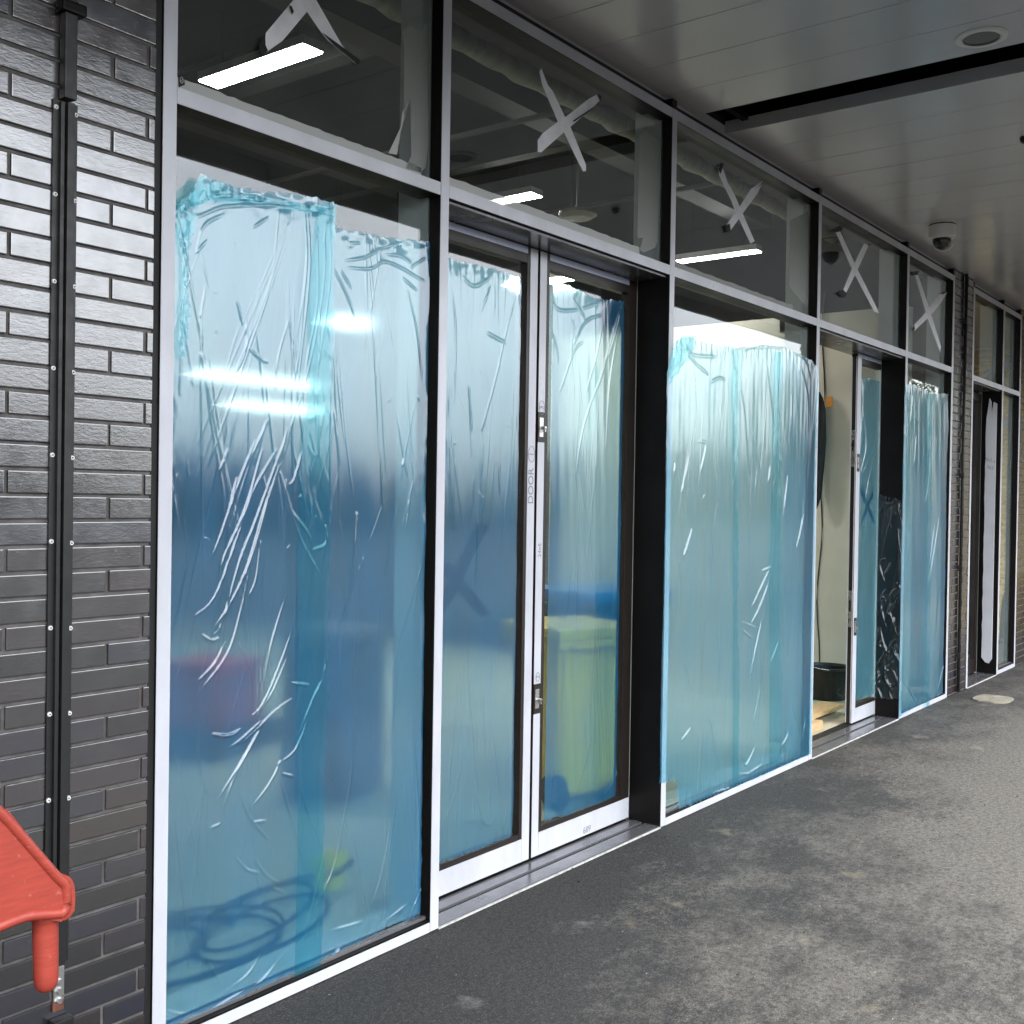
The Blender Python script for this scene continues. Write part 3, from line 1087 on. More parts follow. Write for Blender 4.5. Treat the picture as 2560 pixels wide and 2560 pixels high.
# ---- film of the large left pane (bay 1)
Y1 = 0.028
K = 2.542
A_ = cr((380, 400), K, Y1, [
    [(165, 300), (280, 360), (450, 300), (700, 290), (940, 300)], [(390, 230), (640, 230), (900, 270)], [(280, 590), (330, 420), (460, 345)],
    [(970, 330), (980, 600), (960, 900), (930, 1250), (870, 1500)], [(1140, 480), (1130, 800), (1070, 1200), (1020, 1500)],
    [(1050, 480), (1050, 900), (980, 1300), (960, 1600)], [(1215, 640), (1350, 620), (1470, 560), (1640, 510)],
    [(1230, 685), (1390, 690), (1500, 650), (1750, 780)], [(1480, 600), (1570, 610), (1650, 660)], [(1640, 690), (1740, 620)],
    [(1150, 680), (1240, 860), (1310, 1050)], [(1200, 700), (1270, 820)], [(1620, 820), (1680, 1050), (1720, 1400)], [(1590, 750), (1690, 830)],
    [(640, 430), (740, 365)], [(540, 880), (580, 1050)], [(600, 1000), (600, 1190), (540, 1350)], [(610, 1190), (700, 1270), (740, 1280)],
    [(870, 1000), (800, 1250), (785, 1460)], [(310, 960), (320, 1300)], [(990, 340), (1000, 700), (950, 1200), (900, 1600), (830, 1900)],
    [(1100, 420), (1090, 800), (1000, 1300), (880, 1700)], [(860, 1700), (800, 1932)], [(740, 1640), (610, 1932)], [(720, 1660), (650, 1932)],
    [(280, 590), (350, 510)], [(1250, 530), (1330, 525)], [(200, 700), (190, 1100), (180, 1500)], [(340, 790), (310, 1000)]], 0.0036, 0.0030)
B_ = cr((380, 1100), K, Y1, [
    [(660, 0), (540, 300), (440, 600), (370, 780)], [(700, 60), (600, 420), (470, 720), (420, 880)], [(790, 60), (640, 330), (540, 620), (400, 1000), (250, 1140)],
    [(840, 0), (740, 280), (640, 560), (560, 760), (440, 1180), (360, 1250)], [(810, 150), (720, 430), (620, 760), (520, 1000), (380, 1230)],
    [(750, 300), (640, 700), (580, 900)], [(690, 640), (660, 880), (610, 1010)], [(610, 860), (560, 1100), (480, 1360), (300, 1610)],
    [(470, 1280), (400, 1420), (290, 1540)], [(850, 980), (760, 1280), (700, 1580)], [(910, 1150), (800, 1450), (700, 1680), (600, 1790)],
    [(870, 1350), (760, 1600), (640, 1790)], [(900, 1640), (780, 1720), (600, 1900), (540, 1932)], [(380, 1870), (480, 1880), (580, 1830)],
    [(810, 200), (880, 450), (950, 650), (1070, 860)], [(880, 450), (990, 600), (1020, 720)], [(1020, 700), (1100, 660), (1100, 540)],
    [(1110, 1330), (1090, 1500), (1020, 1650), (930, 1880)], [(880, 1545), (1000, 1560)], [(950, 80), (900, 250), (870, 290)], [(550, 1290), (620, 1480)],
    [(320, 1240), (380, 1275), (430, 1260)], [(540, 240), (490, 440)], [(480, 60), (430, 200)], [(1600, 120), (1590, 170)], [(1640, 380), (1615, 560)]], 0.0036, 0.0052)
C_ = cr((380, 1800), K, Y1, [
    [(300, 60), (310, 350), (400, 540)], [(720, 0), (560, 280), (400, 540)], [(700, 20), (540, 330), (440, 600)], [(860, 150), (760, 380), (620, 570)],
    [(990, 0), (900, 200), (780, 290)], [(380, 95), (480, 100), (560, 80)], [(490, 180), (560, 130), (700, 0)], [(560, 450), (620, 620), (740, 760)],
    [(530, 870), (600, 950), (690, 975)], [(650, 880), (720, 980), (820, 1050)], [(760, 1065), (850, 1105)], [(820, 380), (900, 700), (980, 980)],
    [(920, 370), (1000, 620), (1080, 830)], [(1100, 830), (1050, 1050), (960, 1420)], [(1220, 600), (1150, 950), (1020, 1220)],
    [(1290, 60), (1250, 450), (1200, 700)], [(1520, 640), (1450, 1000), (1380, 1220)], [(140, 640), (200, 1250), (240, 1590)],
    [(300, 1200), (340, 1500), (450, 1680)], [(700, 1470), (600, 1620), (450, 1740)], [(860, 1460), (700, 1650), (560, 1760)],
    [(700, 1650), (450, 1800), (280, 1900)], [(1340, 1280), (1130, 1340)], [(1620, 1170), (1460, 1300)], [(1740, 1000), (1660, 1200), (1620, 1300)],
    [(370, 690), (440, 660)], [(640, 650), (730, 640)], [(820, 340), (900, 360)], [(100, 1850), (180, 1870), (250, 1860)]], 0.0036, 0.0050)
top1 = [(2.168, at(446, 545, Y1)[1])] + px([(470, 500), (500, 434), (545, 452), (600, 470), (650, 482), (700, 478), (760, 490), (836, 505), (838, 566), (880, 578), (940, 588), (990, 596), (1068, 602)], Y1)
top1[-1] = (3.432, top1[-1][1])
bot1 = [(2.168, 0.062), (2.35, 0.060), (2.7, 0.058), (2.95, 0.075), (3.2, 0.085), (3.432, 0.082)]
f1 = film('large creased blue film over the left fixed pane beside the brick wall', top1, bot1, Y1, A_ + B_ + C_, 11, 0.0034, 0.0045, 110, 0.0030, 0.007, lean=0.2)
strip(f1, px([(800, 505), (775, 700), (765, 1000), (750, 1100), (745, 1500), (742, 1800), (730, 2450)], Y1), px([(837, 510), (833, 700), (830, 1000), (818, 1400), (812, 1700), (806, 1950), (800, 2420)], Y1), 0.019, 5)
strip(f1, px([(446, 500), (446, 620), (448, 760), (446, 900)], Y1), px([(500, 470), (470, 640), (465, 780), (452, 900)], Y1), 0.018, 6, 80, 14)
strip(f1, px([(448, 515), (500, 440), (640, 490), (835, 525)], Y1), px([(450, 535), (520, 500), (650, 507), (835, 545)], Y1), 0.017, 7, 120, 16, 'folded_hem', 0.004)

# ---- films of the first pair of doors
YF = YD + 0.010
D1 = cr((1080, 560), 3.019, YF, [
    [(230, 400), (320, 470), (440, 400), (460, 340)], [(660, 430), (560, 800), (470, 1200), (370, 1560)], [(150, 500), (180, 800), (170, 1350)],
    [(440, 470), (370, 660)], [(410, 820), (560, 900)], [(280, 1200), (300, 1560)], [(650, 520), (680, 700)]], 0.005, 0.004)
D1 += cr((1060, 1400), 2.0125, YF, [
    [(220, 400), (230, 700), (260, 1100), (280, 1170)], [(330, 800), (360, 1000), (380, 1200)], [(190, 1000), (150, 1200), (90, 1330)], [(300, 650), (305, 1030)],
    [(240, 1120), (290, 1300), (340, 1330), (370, 1270)], [(420, 1240), (400, 1380)], [(160, 720), (120, 1150)]], 0.005, 0.004)
topA = px([(1108, 640), (1135, 648), (1165, 658), (1240, 672), (1285, 690), (1303, 702)], YF)
botA = px([(1108, 2155), (1180, 2130), (1250, 2105), (1303, 2080)], YF)
fA = film('pale blue film on the left door of the closed pair, tape cross showing through', topA, botA, YF, D1, 21, 0.004, 0.006, 70, 0.0022, 0.006, lean=0.06)
D2 = cr((1080, 560), 3.019, YF, [
    [(890, 560), (960, 650), (1110, 650)], [(1060, 570), (1140, 680), (1150, 740)], [(1280, 685), (1160, 740), (1060, 920)], [(1300, 570), (1220, 610), (1130, 640)],
    [(890, 780), (940, 950), (950, 1050)], [(1440, 590), (1370, 870), (1270, 1150)], [(1290, 760), (1240, 1000), (1170, 1250)], [(1150, 890), (1070, 960), (960, 1270)],
    [(1420, 640), (1330, 950), (1250, 1250)], [(1390, 880), (1340, 1200), (1310, 1700)], [(1300, 1100), (1150, 1500), (1080, 1900)], [(1060, 730), (1050, 980)]], 0.005, 0.0045)
D2 += cr((1060, 1400), 2.0125, YF, [
    [(980, 980), (960, 1100), (910, 1180)], [(840, 890), (800, 1050), (750, 1220)], [(710, 330), (740, 0)], [(760, 400), (770, 0)], [(650, 1040), (640, 1150)]], 0.005, 0.004)
topB = px([(1383, 712), (1400, 706), (1440, 722), (1480, 742), (1510, 748), (1560, 754)], YF)
botB = px([(1383, 2046), (1440, 2034), (1500, 2014), (1558, 1990)], YF)
fB = film('grey-blue film on the right door of the closed pair in front of yellow bin', topB, botB, YF, D2, 22, 0.004, 0.006, 60, 0.0024, 0.006, lean=0.10)

# ---- film of bay 3, stretched over the frame
Y3 = -0.012
E_ = cr((1640, 800), 3.22, Y3, [
    [(240, 200), (300, 280), (480, 295)], [(250, 270), (330, 360), (420, 440)], [(440, 500), (500, 465), (560, 480)], [(600, 210), (640, 400), (620, 700), (630, 1300)],
    [(710, 240), (800, 215), (1050, 220)], [(880, 220), (910, 500), (940, 800), (930, 1200)], [(680, 480), (720, 800), (750, 1400)], [(1000, 260), (980, 500), (990, 900)],
    [(1100, 260), (1200, 320), (1240, 480)], [(1160, 350), (1220, 600), (1225, 900)], [(970, 920), (990, 1200), (1010, 1260)], [(920, 1180), (900, 1310)],
    [(270, 1090), (200, 1400)], [(290, 1680), (210, 1932)], [(520, 680), (500, 1150)], [(1090, 600), (1070, 1000)], [(1060, 1250), (1020, 1600)], [(780, 900), (860, 1300)],
    [(1190, 1560), (1130, 1850)], [(150, 1150), (140, 1250)], [(340, 980), (400, 1000), (350, 1250)]], 0.0060, 0.0080)
E_ += cr((1640, 1400), 3.22, Y3, [
    [(930, 40), (860, 180), (770, 380)], [(910, 170), (830, 380), (760, 520)], [(850, 90), (920, 60)], [(690, 500), (810, 550)], [(680, 560), (770, 630)], [(660, 440), (690, 560), (680, 720)],
    [(850, 480), (800, 700), (740, 1000)], [(860, 780), (820, 1100), (740, 1500)], [(990, 650), (920, 830)], [(190, 0), (180, 430)], [(280, 1350), (200, 1460)],
    [(370, 1350), (330, 1900)], [(420, 1250), (500, 1700)], [(380, 500), (350, 1100)], [(510, 500), (510, 1100)], [(680, 1550), (720, 1650), (800, 1500)], [(1080, 1180), (1060, 1400), (1000, 1520)],
    [(1090, 1180), (1150, 1380)], [(1210, 1250), (1160, 1500)], [(880, 1480), (850, 1640)], [(660, 1720), (740, 1720), (860, 1640)], [(450, 1880), (600, 1830)], [(230, 830), (280, 1060)],
    [(1080, 350), (1060, 780)]], 0.0055, 0.0080)
top3 = px([(1667, 930), (1680, 880), (1690, 850), (1712, 842), (1740, 850), (1800, 866), (1826, 866), (1850, 874), (1905, 862), (1960, 868), (1995, 884), (2030, 902), (2046, 925)], Y3)
bot3 = [at(1663, 1955, Y3), at(1694, 1950, Y3), (5.60, 0.060), (6.2, 0.058), (6.8, 0.05), (top3[-1][0], 0.05)]
bot3[3 - 1] = (bot3[1][0] + 0.02, 0.066)
f3 = film('wide blue film with two darker vertical laps over the middle fixed pane', top3, bot3, Y3, E_, 31, 0.0045, 0.006, 60, 0.0046, 0.010, lean=0.12, m='film_turquoise')
strip(f3, px([(1828, 870), (1826, 1100), (1828, 1500), (1828, 1960)], Y3), px([(1846, 875), (1842, 1100), (1840, 1500), (1842, 1955)], Y3), Y3 - 0.012, 8)
strip(f3, px([(1934, 880), (1928, 1100), (1920, 1450), (1917, 1918)], Y3), px([(1955, 880), (1950, 1100), (1950, 1450), (1950, 1905)], Y3), Y3 - 0.012, 9)
strip(f3, px([(1664, 935), (1684, 870), (1700, 842), (1735, 840)], Y3), px([(1668, 965), (1690, 920), (1710, 905), (1728, 870)], Y3), Y3 - 0.014, 10, 60, 20, 'folded_hem', 0.010)

# ---- film of bay 5
Y5 = -0.012
top5 = px([(2262, 960), (2285, 962), (2310, 974), (2330, 984), (2371, 985)], Y5)
bot5 = [(top5[0][0], 0.03), (9.8, 0.05), (10.4, 0.06), (top5[-1][0], 0.07)]
G_ = cr((1980, 800), 1.932, Y5, [
    [(580, 360), (570, 500)], [(660, 360), (665, 700), (640, 900)], [(715, 930), (680, 1150), (650, 1300)], [(690, 980), (660, 1200)], [(750, 420), (755, 650)], [(720, 1150), (700, 1400), (670, 1700)],
    [(600, 560), (590, 700)], [(545, 1750), (600, 1850)], [(670, 1560), (660, 1700)], [(735, 1650), (700, 1800)], [(560, 1100), (550, 1300)]], 0.008, 0.007)
f5 = film('blue-green film over the narrow fixed pane left of the brick pier', top5, bot5, Y5, G_, 41, 0.006, 0.008, 45, 0.0040, 0.008, lean=0.08, m='film_turquoise')
strip(f5, px([(2316, 985), (2314, 1300), (2312, 1780)], Y5), px([(2327, 985), (2324, 1300), (2320, 1775)], Y5), Y5 - 0.012, 13, 120, 16)

# ---- film on the single door leaf of bay 4
topC = px([(2152, 950), (2170, 945), (2192, 952)], YF)
topC = [topC[0], topC[1], topC[2], (9.70, topC[2][1])]
botC = [(topC[0][0], 0.20), (9.70, 0.19)]
H_ = cr((2100, 860), 4.39, YF, [[(250, 680), (285, 1100), (220, 1440)], [(380, 1220), (310, 1500), (270, 1750)], [(390, 1120), (240, 1430)], [(250, 370), (255, 600)]], 0.006, 0.005)
fC = film('blue film with dark tape cross on the door beside the open doorway', topC, botC, YF, H_, 51, 0.006, 0.008, 30, 0.0034, 0.008, lean=0.1, m='film_turquoise')

# ---- loose film on the dark reveal of bay 4 (runs along Y)
rev = lambda s, z, d: np.stack([9.438 - d, s, z], -1)
topR = [(-0.008, at(2252, 1252, 0.0)[1]), (0.10, at(2220, 1243, 0.1)[1]), (0.205, at(2192, 1236, 0.2)[1])]
botR = [(-0.008, at(2250, 1745, 0.0)[1]), (0.1, 0.17), (0.205, 0.16)]
rr_ = random.Random(5)
R_ = []
for i in range(26):
    s0, z0 = rr_.uniform(0.0, 0.2), rr_.uniform(0.25, 1.4)
    R_.append(([(s0, z0), (s0 + rr_.uniform(-0.05, 0.05), z0 - 0.06), (s0 + rr_.uniform(-0.08, 0.08), z0 - rr_.uniform(0.1, 0.3))], rr_.uniform(0.006, 0.014), rr_.uniform(0.006, 0.014)))
fR = film('dark glossy loose film on the black reveal at the open doorway', topR, botR, 0, R_, 61, 0.003, 0.005, 14, 0.006, 0.016, mapper=rev, lean=0.5, m='film_reveal', flip=True)


# ------------------------------------------------------------------ tape crosses and tape strips on the glass
def cross(label, off, sc, arms, ends, Y=YG, m='grey_tape', group='grey tape crosses on the upper panes', name='tape_cross', t=0.0014):
    pts = px([(off[0] + x / sc, off[1] + y / sc) for x, y in arms[0]], Y)
    root = empty(name, (pts[0][0], Y, pts[0][1]), label, 'tape cross', group)
    for i, a in enumerate(arms):
        bm = bmesh.new()
        prism(bm, px([(off[0] + x / sc, off[1] + y / sc) for x, y in a], Y), Y - t * (i + 1) - 0.0006, Y - t * i - 0.0006)
        link('tape_arm', bm, M[m], root)
    for e in ends:
        bm = bmesh.new()
        P = px([(off[0] + x / sc, off[1] + y / sc) for x, y in e], Y)
        prism(bm, P, Y - 0.012, Y - 0.0095)
        link('torn_end', bm, M['black'], root)
    return root


cross('large grey tape cross on the leftmost upper pane, its top cut off', (400, 0), 2.611,
      [[(1040, -130), (870, 0), (690, 215), (675, 350), (700, 335), (800, 265), (955, 80), (1100, -100)],
       [(860, -130), (930, 0), (955, 75), (1040, 200), (1090, 265), (1270, 415), (1265, 395), (1180, 290), (1015, 0), (960, -110)]],
      [[(672, 225), (632, 310), (645, 380), (690, 335), (675, 300)], [(830, 40), (850, 98), (860, 80), (845, 45)], [(1050, 220), (1130, 300), (1285, 425), (1290, 395), (1190, 320)]])
cross('grey tape cross with fat lower left arm on the upper pane above closed doors', (1080, 0), 3.019,
      [[(810, 540), (825, 515), (840, 560), (870, 640), (910, 690), (1000, 880), (1045, 965), (1160, 1245), (1160, 1290), (1140, 1295), (1110, 1240), (995, 1000), (945, 910), (830, 640)],
       [(795, 1060), (830, 1010), (945, 920), (1010, 880), (1190, 740), (1240, 715), (1262, 760), (1210, 810), (1040, 960), (990, 1000), (820, 1150), (795, 1145)]],
      [[(1240, 712), (1265, 730), (1262, 770), (1248, 740)], [(1050, 915), (1200, 815), (1205, 822), (1060, 922)]])
cross('grey tape cross with frayed upper right tip above the wide blue film', (1640, 300), 2.542,
      [[(395, 300), (415, 285), (455, 400), (500, 480), (625, 770), (600, 785), (500, 575), (480, 520), (400, 350)],
       [(450, 660), (530, 550), (600, 440), (680, 385), (640, 470), (555, 585), (465, 710)]],
      [[(388, 310), (405, 272), (420, 290), (398, 345)], [(432, 672), (458, 660), (465, 712), (440, 715)], [(635, 430), (682, 383), (660, 410)]])
cross('long armed grey tape cross on the upper pane above the open doorway', (1640, 300), 2.542,
      [[(1140, 710), (1165, 700), (1270, 930), (1395, 1180), (1415, 1228), (1385, 1215), (1250, 960)],
       [(1185, 1085), (1250, 930), (1320, 785), (1350, 795), (1275, 960), (1215, 1080), (1185, 1130)]],
      [[(1095, 705), (1140, 690), (1155, 670), (1178, 685), (1170, 705), (1140, 715)], [(1148, 1102), (1180, 1080), (1205, 1105), (1185, 1132)], [(1340, 785), (1362, 795), (1345, 800)]])
cross('pale grey tape cross on the upper pane next to the brick pier', (1640, 300), 2.542,
      [[(1645, 985), (1665, 985), (1740, 1210), (1810, 1440), (1805, 1475), (1725, 1260)],
       [(1630, 1310), (1690, 1250), (1730, 1200), (1800, 1110), (1850, 1095), (1810, 1160), (1745, 1240), (1640, 1340)]],
      [[(1612, 965), (1665, 960), (1650, 985), (1638, 988)], [(1618, 1330), (1632, 1302), (1638, 1330), (1625, 1345)], [(1803, 1098), (1850, 1090), (1815, 1108)]])
YX = YD + 0.019
cross('dark tape cross under the blue film on the left closed door', (0, 0), 1.0,
      [[(1105, 1408), (1125, 1408), (1225, 1530), (1205, 1545), (1105, 1430)], [(1196, 1306), (1222, 1312), (1130, 1500), (1105, 1535), (1105, 1490)]],
      [], YX, 'black', 'dark tape crosses on the doors')
cross('dark tape cross under film on the door beside the open doorway', (2100, 860), 4.39,
      [[(225, 1590), (245, 1590), (385, 1960), (370, 1975), (225, 1650)], [(345, 1630), (360, 1610), (362, 1660), (240, 1970), (222, 1990), (222, 1930)]],
      [], YX, 'black', 'dark tape crosses on the doors')


def tape_strip(label, poly, Y=YG, m='clear_tape', t=0.0008):
    bm = bmesh.new()
    P = px(poly, Y)
    prism(bm, P, Y - t - 0.0004, Y - 0.0004)
    return tag(link('tape_strip', bm, M[m]), label, 'tape strip')


def zstrip(label, x0, x1, z0, z1, m):
    rg = random.Random(int(x0 * 77))
    n = 40
    P = [(x0, z0), (x1, z0)] + [(x1 + (x0 - x1) * k / n, z1 + rg.uniform(-0.003, 0.003)) for k in range(n + 1)]
    bm = bmesh.new()
    prism(bm, P, YG - 0.0012, YG - 0.0004)
    return tag(link('tape_strip', bm, M[m]), label, 'tape strip')


o400 = lambda P: [(400 + x / 2.611, y / 2.611) for x, y in P]
o1080 = lambda P: [(1080 + x / 3.019, y / 3.019) for x, y in P]
zstrip('long pale tape strip along the bottom of the leftmost upper pane', MX[0] + MW + 0.03, MX[1] - 0.06, ZT1, ZT1 + 0.056, 'clear_tape_dense')
zstrip('long pale tape strip along the bottom of the upper pane above closed doors', MX[1] + MW + 0.002, MX[2] - 0.24, ZT1, ZT1 + 0.060, 'clear_tape_dense')
zstrip('faint tape strip along the bottom of the upper pane above wide film', MX[2] + MW, MX[3] - 0.30, ZT1, ZT1 + 0.052, 'clear_tape')
tape_strip('torn upright tape strip at the right of the leftmost upper pane', o400([(1575, 205), (1625, 155), (1665, 190), (1705, 195), (1728, 145), (1745, 200), (1748, 960), (1735, 1090), (1700, 1128), (1602, 1100), (1640, 1010), (1632, 640), (1590, 800), (1592, 300)]))
tape_strip('small loose tape flap at the lower right of the leftmost upper pane', o400([(1632, 640), (1580, 730), (1570, 830), (1490, 1000), (1545, 1010), (1570, 860), (1600, 740)]), m='clear_tape_dense')
tape_strip('upright tape strip with ragged foot on the upper pane above closed doors', o1080([(1560, 1030), (1610, 960), (1640, 1010), (1718, 1050), (1705, 1820), (1680, 1870), (1600, 1905), (1565, 1890), (1590, 1790), (1548, 1800)]))
tape_strip('faint upright tape strip on the upper pane above the wide film', [(1640 + x / 2.542, 300 + y / 2.542) for x, y in [(850, 640), (965, 580), (975, 640), (965, 1200), (920, 1150), (845, 1060)]])
bm = bmesh.new()
P = px(o400([(118, 490), (150, 488), (158, 555), (120, 570)]), YG)
prism(bm, P, YG - 0.004, YG - 0.0004)
tagp = tag(link('pane_tag', bm, M['black']), 'small black tag with pale circle mark in the corner of leftmost upper pane', 'tag')
tx_, tz_ = at(400 + 136 / 2.611, 525 / 2.611, YG)
bm = bmesh.new()
tube(bm, [(tx_ + 0.006 * math.cos(a), YG - 0.0046, tz_ + 0.010 * math.sin(a)) for a in [2 * PI * k / 16 for k in range(17)]], 0.0007, 5, False)
tube(bm, [(tx_ - 0.003, YG - 0.0046, tz_ - 0.005), (tx_ + 0.003, YG - 0.0046, tz_ + 0.004)], 0.0007, 5, False)
link('tag_mark', bm, M['white_plastic'], tagp)

# foam strip taped into the reveal of the far door (on the reveal face, along Y)
xr = NX[1] - 0.0055
root = empty('foam_strip', (xr, 0.1, 0.2), 'long white foam strip taped upright inside the dark far door reveal', 'foam strip')
y0_, y1_ = 0.045, 0.150
bm = bmesh.new()
rg = random.Random(9)
zl, zh = at(2460, 1660, 0.1)[1], at(2470, 1000, 0.1)[1]
outl = [(y0_, zl + 0.05), (y0_ + 0.03, zl), (y1_ - 0.04, zl + 0.01), (y1_, zl + 0.06)] + [(y1_ + rg.uniform(-0.004, 0.004), zl + 0.06 + (zh - zl - 0.25) * k / 30) for k in range(1, 31)] + [(y1_ - 0.02, zh - 0.05), (y1_ - 0.03, zh + 0.03), (y0_ + 0.055, zh - 0.01), (y0_ + 0.05, zh - 0.12), (y0_ + 0.03, zh - 0.01), (y0_, zh - 0.03)]
a = [bm.verts.new((xr - 0.022, y, z)) for y, z in outl]
b = [bm.verts.new((xr, y, z)) for y, z in outl]
bm.faces.new(a)
bm.faces.new(b[::-1])
for i in range(len(outl)):
    bm.faces.new((a[i], a[(i + 1) % len(outl)], b[(i + 1) % len(outl)], b[i]))
link('foam', bm, M['paper'], root)
for s_, z_ in (('562 x', at(2470, 1150, .1)[1]), ('562', at(2466, 1168, .1)[1])):
    text('handwriting', s_, 0.05, (xr - 0.0225, 0.098, z_), (PI / 2, 0.25, -PI / 2), root)

# far unit door leaf, mostly hidden in the recess
root = empty('glazed_door', (12.0, YD, 0), 'white taped door edge with locks in the far doorway', 'door')
bx('stile', M['brown_metal'], root, 11.56, 11.64, YD, YD + 0.05, 0.02, 3.05)
tape_on(root, 11.562, 11.62, 0.025, 3.04, YD)
bx('stile', M['brown_metal'], root, 12.58, 12.66, YD, YD + 0.05, 0.02, 3.05)
bx('top_rail', M['brown_metal'], root, 11.641, 12.579, YD + 0.001, YD + 0.05, 2.97, 3.05)
bx('bottom_rail', M['brown_metal'], root, 11.641, 12.579, YD + 0.001, YD + 0.05, 0.02, 0.165)
bx('door_glass', M['glass'], root, 11.638, 12.582, YD + 0.02, YD + 0.026, 0.162, 2.973)
for zz in (0.95, 2.2):
    bx('lock_plate', M['silver'], root, 11.575, 11.60, YD - 0.006, YD - 0.0027, zz - 0.05, zz + 0.05)

# ------------------------------------------------------------------ canopy
root = empty('canopy', (6, -1.4, ZS), 'grey panelled canopy soffit over the pavement with one missing panel', 'canopy')
CX0, CX1 = -5.0, 24.0
SL0, SL1 = 5.768, 6.145
xs_ = [SL0]
while xs_[-1] > CX0:
    xs_.append(xs_[-1] - 0.385)
xs_ = xs_[::-1] + [SL1]
while xs_[-1] < CX1:
    xs_.append(xs_[-1] + 0.405)
for i in range(len(xs_) - 1):
    a, b = xs_[i], xs_[i + 1]
    if abs(a - SL0) < 1e-6:
        continue
    bm = bmesh.new()
    tw = random.uniform(-0.0008, 0.0008)
    box(bm, a + 0.0022, b - 0.0022, -CANW + 0.01, 0.058, ZS + tw, ZS + 0.075, bev=0.0025)
    link('soffit_panel', bm, M['soffit'], root)
bx('soffit_backing', M['black'], root, CX0, CX1, -CANW + 0.01, 0.3, ZS + 0.30, ZS + 0.34)
bx('slot_rail', M['dark_metal'], root, SL0 + 0.01, SL1 - 0.01, -0.10, -0.06, ZS + 0.05, ZS + 0.09)
bx('edge_angle', M['soffit'], root, CX0, CX1, 0.0585, 0.0610, ZS - 0.012, ZS + 0.05)
bx('fascia', M['soffit'], root, CX0, CX1, -CANW - 0.04, -CANW + 0.008, ZS - 0.122, ZS + 0.5)
bx('canopy_roof', M['roof'], root, CX0, CX1, -CANW + 0.009, 0.3, ZS + 0.42, ZS + 0.5)

# soffit fittings
sx_, sy_ = 5.578, -1.578
root = empty('ceiling_speaker', (sx_, sy_, ZS), 'round white ring speaker set flush in the soffit panels', 'speaker')
bm = bmesh.new()
lathe(bm, [(0.085, ZS - 0.010), (0.112, ZS - 0.010), (0.120, ZS - 0.004), (0.121, ZS - 0.0005), (0.085, ZS - 0.0005)], sx_, sy_, 48, 0.0, False)
link('speaker_ring', bm, M['white_plastic'], root, False)
bm = bmesh.new()
lathe(bm, [(0.002, ZS - 0.006), (0.05, ZS - 0.0058), (0.0845, ZS - 0.003), (0.0845, ZS - 0.001)], sx_, sy_, 48)
link('speaker_grille', bm, M['grille'], root, False)
cx_, cy_ = 9.04, -0.40
root = empty('security_camera', (cx_, cy_, ZS), 'white dome security camera with dark bubble under the soffit', 'security camera')
bm = bmesh.new()
lathe(bm, [(0.100, 0.0), (0.102, -0.03), (0.102, -0.118), (0.096, -0.130), (0.07, -0.134), (0.002, -0.134)], cx_, cy_, 48, ZS - 0.0005)
link('camera_housing', bm, M['white_plastic'], root, False)
bm = bmesh.new()
lathe(bm, [(0.1025, -0.022), (0.1035, -0.024), (0.1035, -0.029), (0.1025, -0.031)], cx_, cy_, 48, ZS)
link('housing_seam', bm, M['black'], root, False)
bm = bmesh.new()
lathe(bm, [(0.070, -0.133)] + [(0.070 * math.cos(t), -0.150 - 0.070 * math.sin(t)) for t in [k * PI / 2 / 10 for k in range(11)]], cx_, cy_, 40, ZS)
link('dome_bubble', bm, M['dome_black'], root, True)
bm = bmesh.new()
tube(bm, [(cx_ + 0.073 * math.cos(t) * 0.4 + 0.03, cy_ - 0.073 * math.cos(t) * 0.9, ZS - 0.150 - 0.073 * math.sin(t)) for t in [k * PI / 12 for k in range(1, 12)]], 0.008, 8)
link('dome_collar', bm, M['white_plastic'], root, True)
root = empty('ceiling_sensor', (7.23, -1.405, ZS), 'small black round sensor on the soffit at the right edge', 'sensor')
bm = bmesh.new()
lathe(bm, [(0.03, 0.0), (0.03, -0.02), (0.022, -0.034), (0.01, -0.04), (0.002, -0.041)], 7.235, -1.41, 24, ZS - 0.0005)
link('sensor_body', bm, M['black'], root, True)

# ------------------------------------------------------------------ building interior
IX0, IX1, IY1, IZ = -3.0, 10.45, 13.0, 5.3
bx('indoor_floor', M['inner_floor'], None, IX0, 14.19, 0.305, IY1, -0.1, 0.004)
tag(bpy.data.objects['indoor_floor'], 'pale dusty concrete floor inside the unfinished shop', 'floor', kind='structure')
o = bx('back_wall', M['inner_wall'], None, IX0, 14.4, IY1, IY1 + 0.2, 0, IZ)
tag(o, 'dim grey rear wall at the back of the unfinished shop', 'wall', kind='structure')
o = bx('side_wall', M['olive_wall'], None, IX0 - 0.2, IX0, 0.3, IY1, 0, IZ)
tag(o, 'olive side wall inside the shop behind the dark brickwork', 'wall', kind='structure')
o = bx('partition_wall', M['cream_wall'], None, IX1, IX1 + 0.12, 0.30, 4.4, 0, 3.7)
tag(o, 'cream plaster partition wall seen through the open doorway', 'wall', kind='structure')
o = bx('rear_partition', M['rear_wall'], None, IX1 + 0.005, IX1 + 0.115, 4.402, IY1, 0, 4.6)
tag(o, 'dark unfinished partition deep inside the shop beyond the cream wall', 'wall', kind='structure')
o = bx('indoor_ceiling', M['dark_ceiling'], None, IX0, 14.6, 0.3, IY1, IZ, IZ + 0.1)
tag(o, 'dark exposed ceiling inside the unfinished shop', 'ceiling', kind='structure')
o = bx('upper_wall', M['dark_ceiling'], None, CX0, CX1, 0.21, 0.30, ZH1 + 0.02, IZ + 0.3)
tag(o, 'dark wall above the shopfront head behind the canopy', 'wall', kind='structure')
o = bx('kerb_upstand', M['inner_kerb'], None, MX[0], MX[1] + 0.05, 0.075, 0.30, 0.0, 0.03)
tag(o, 'pale concrete upstand just inside the left fixed pane', 'kerb', kind='structure')
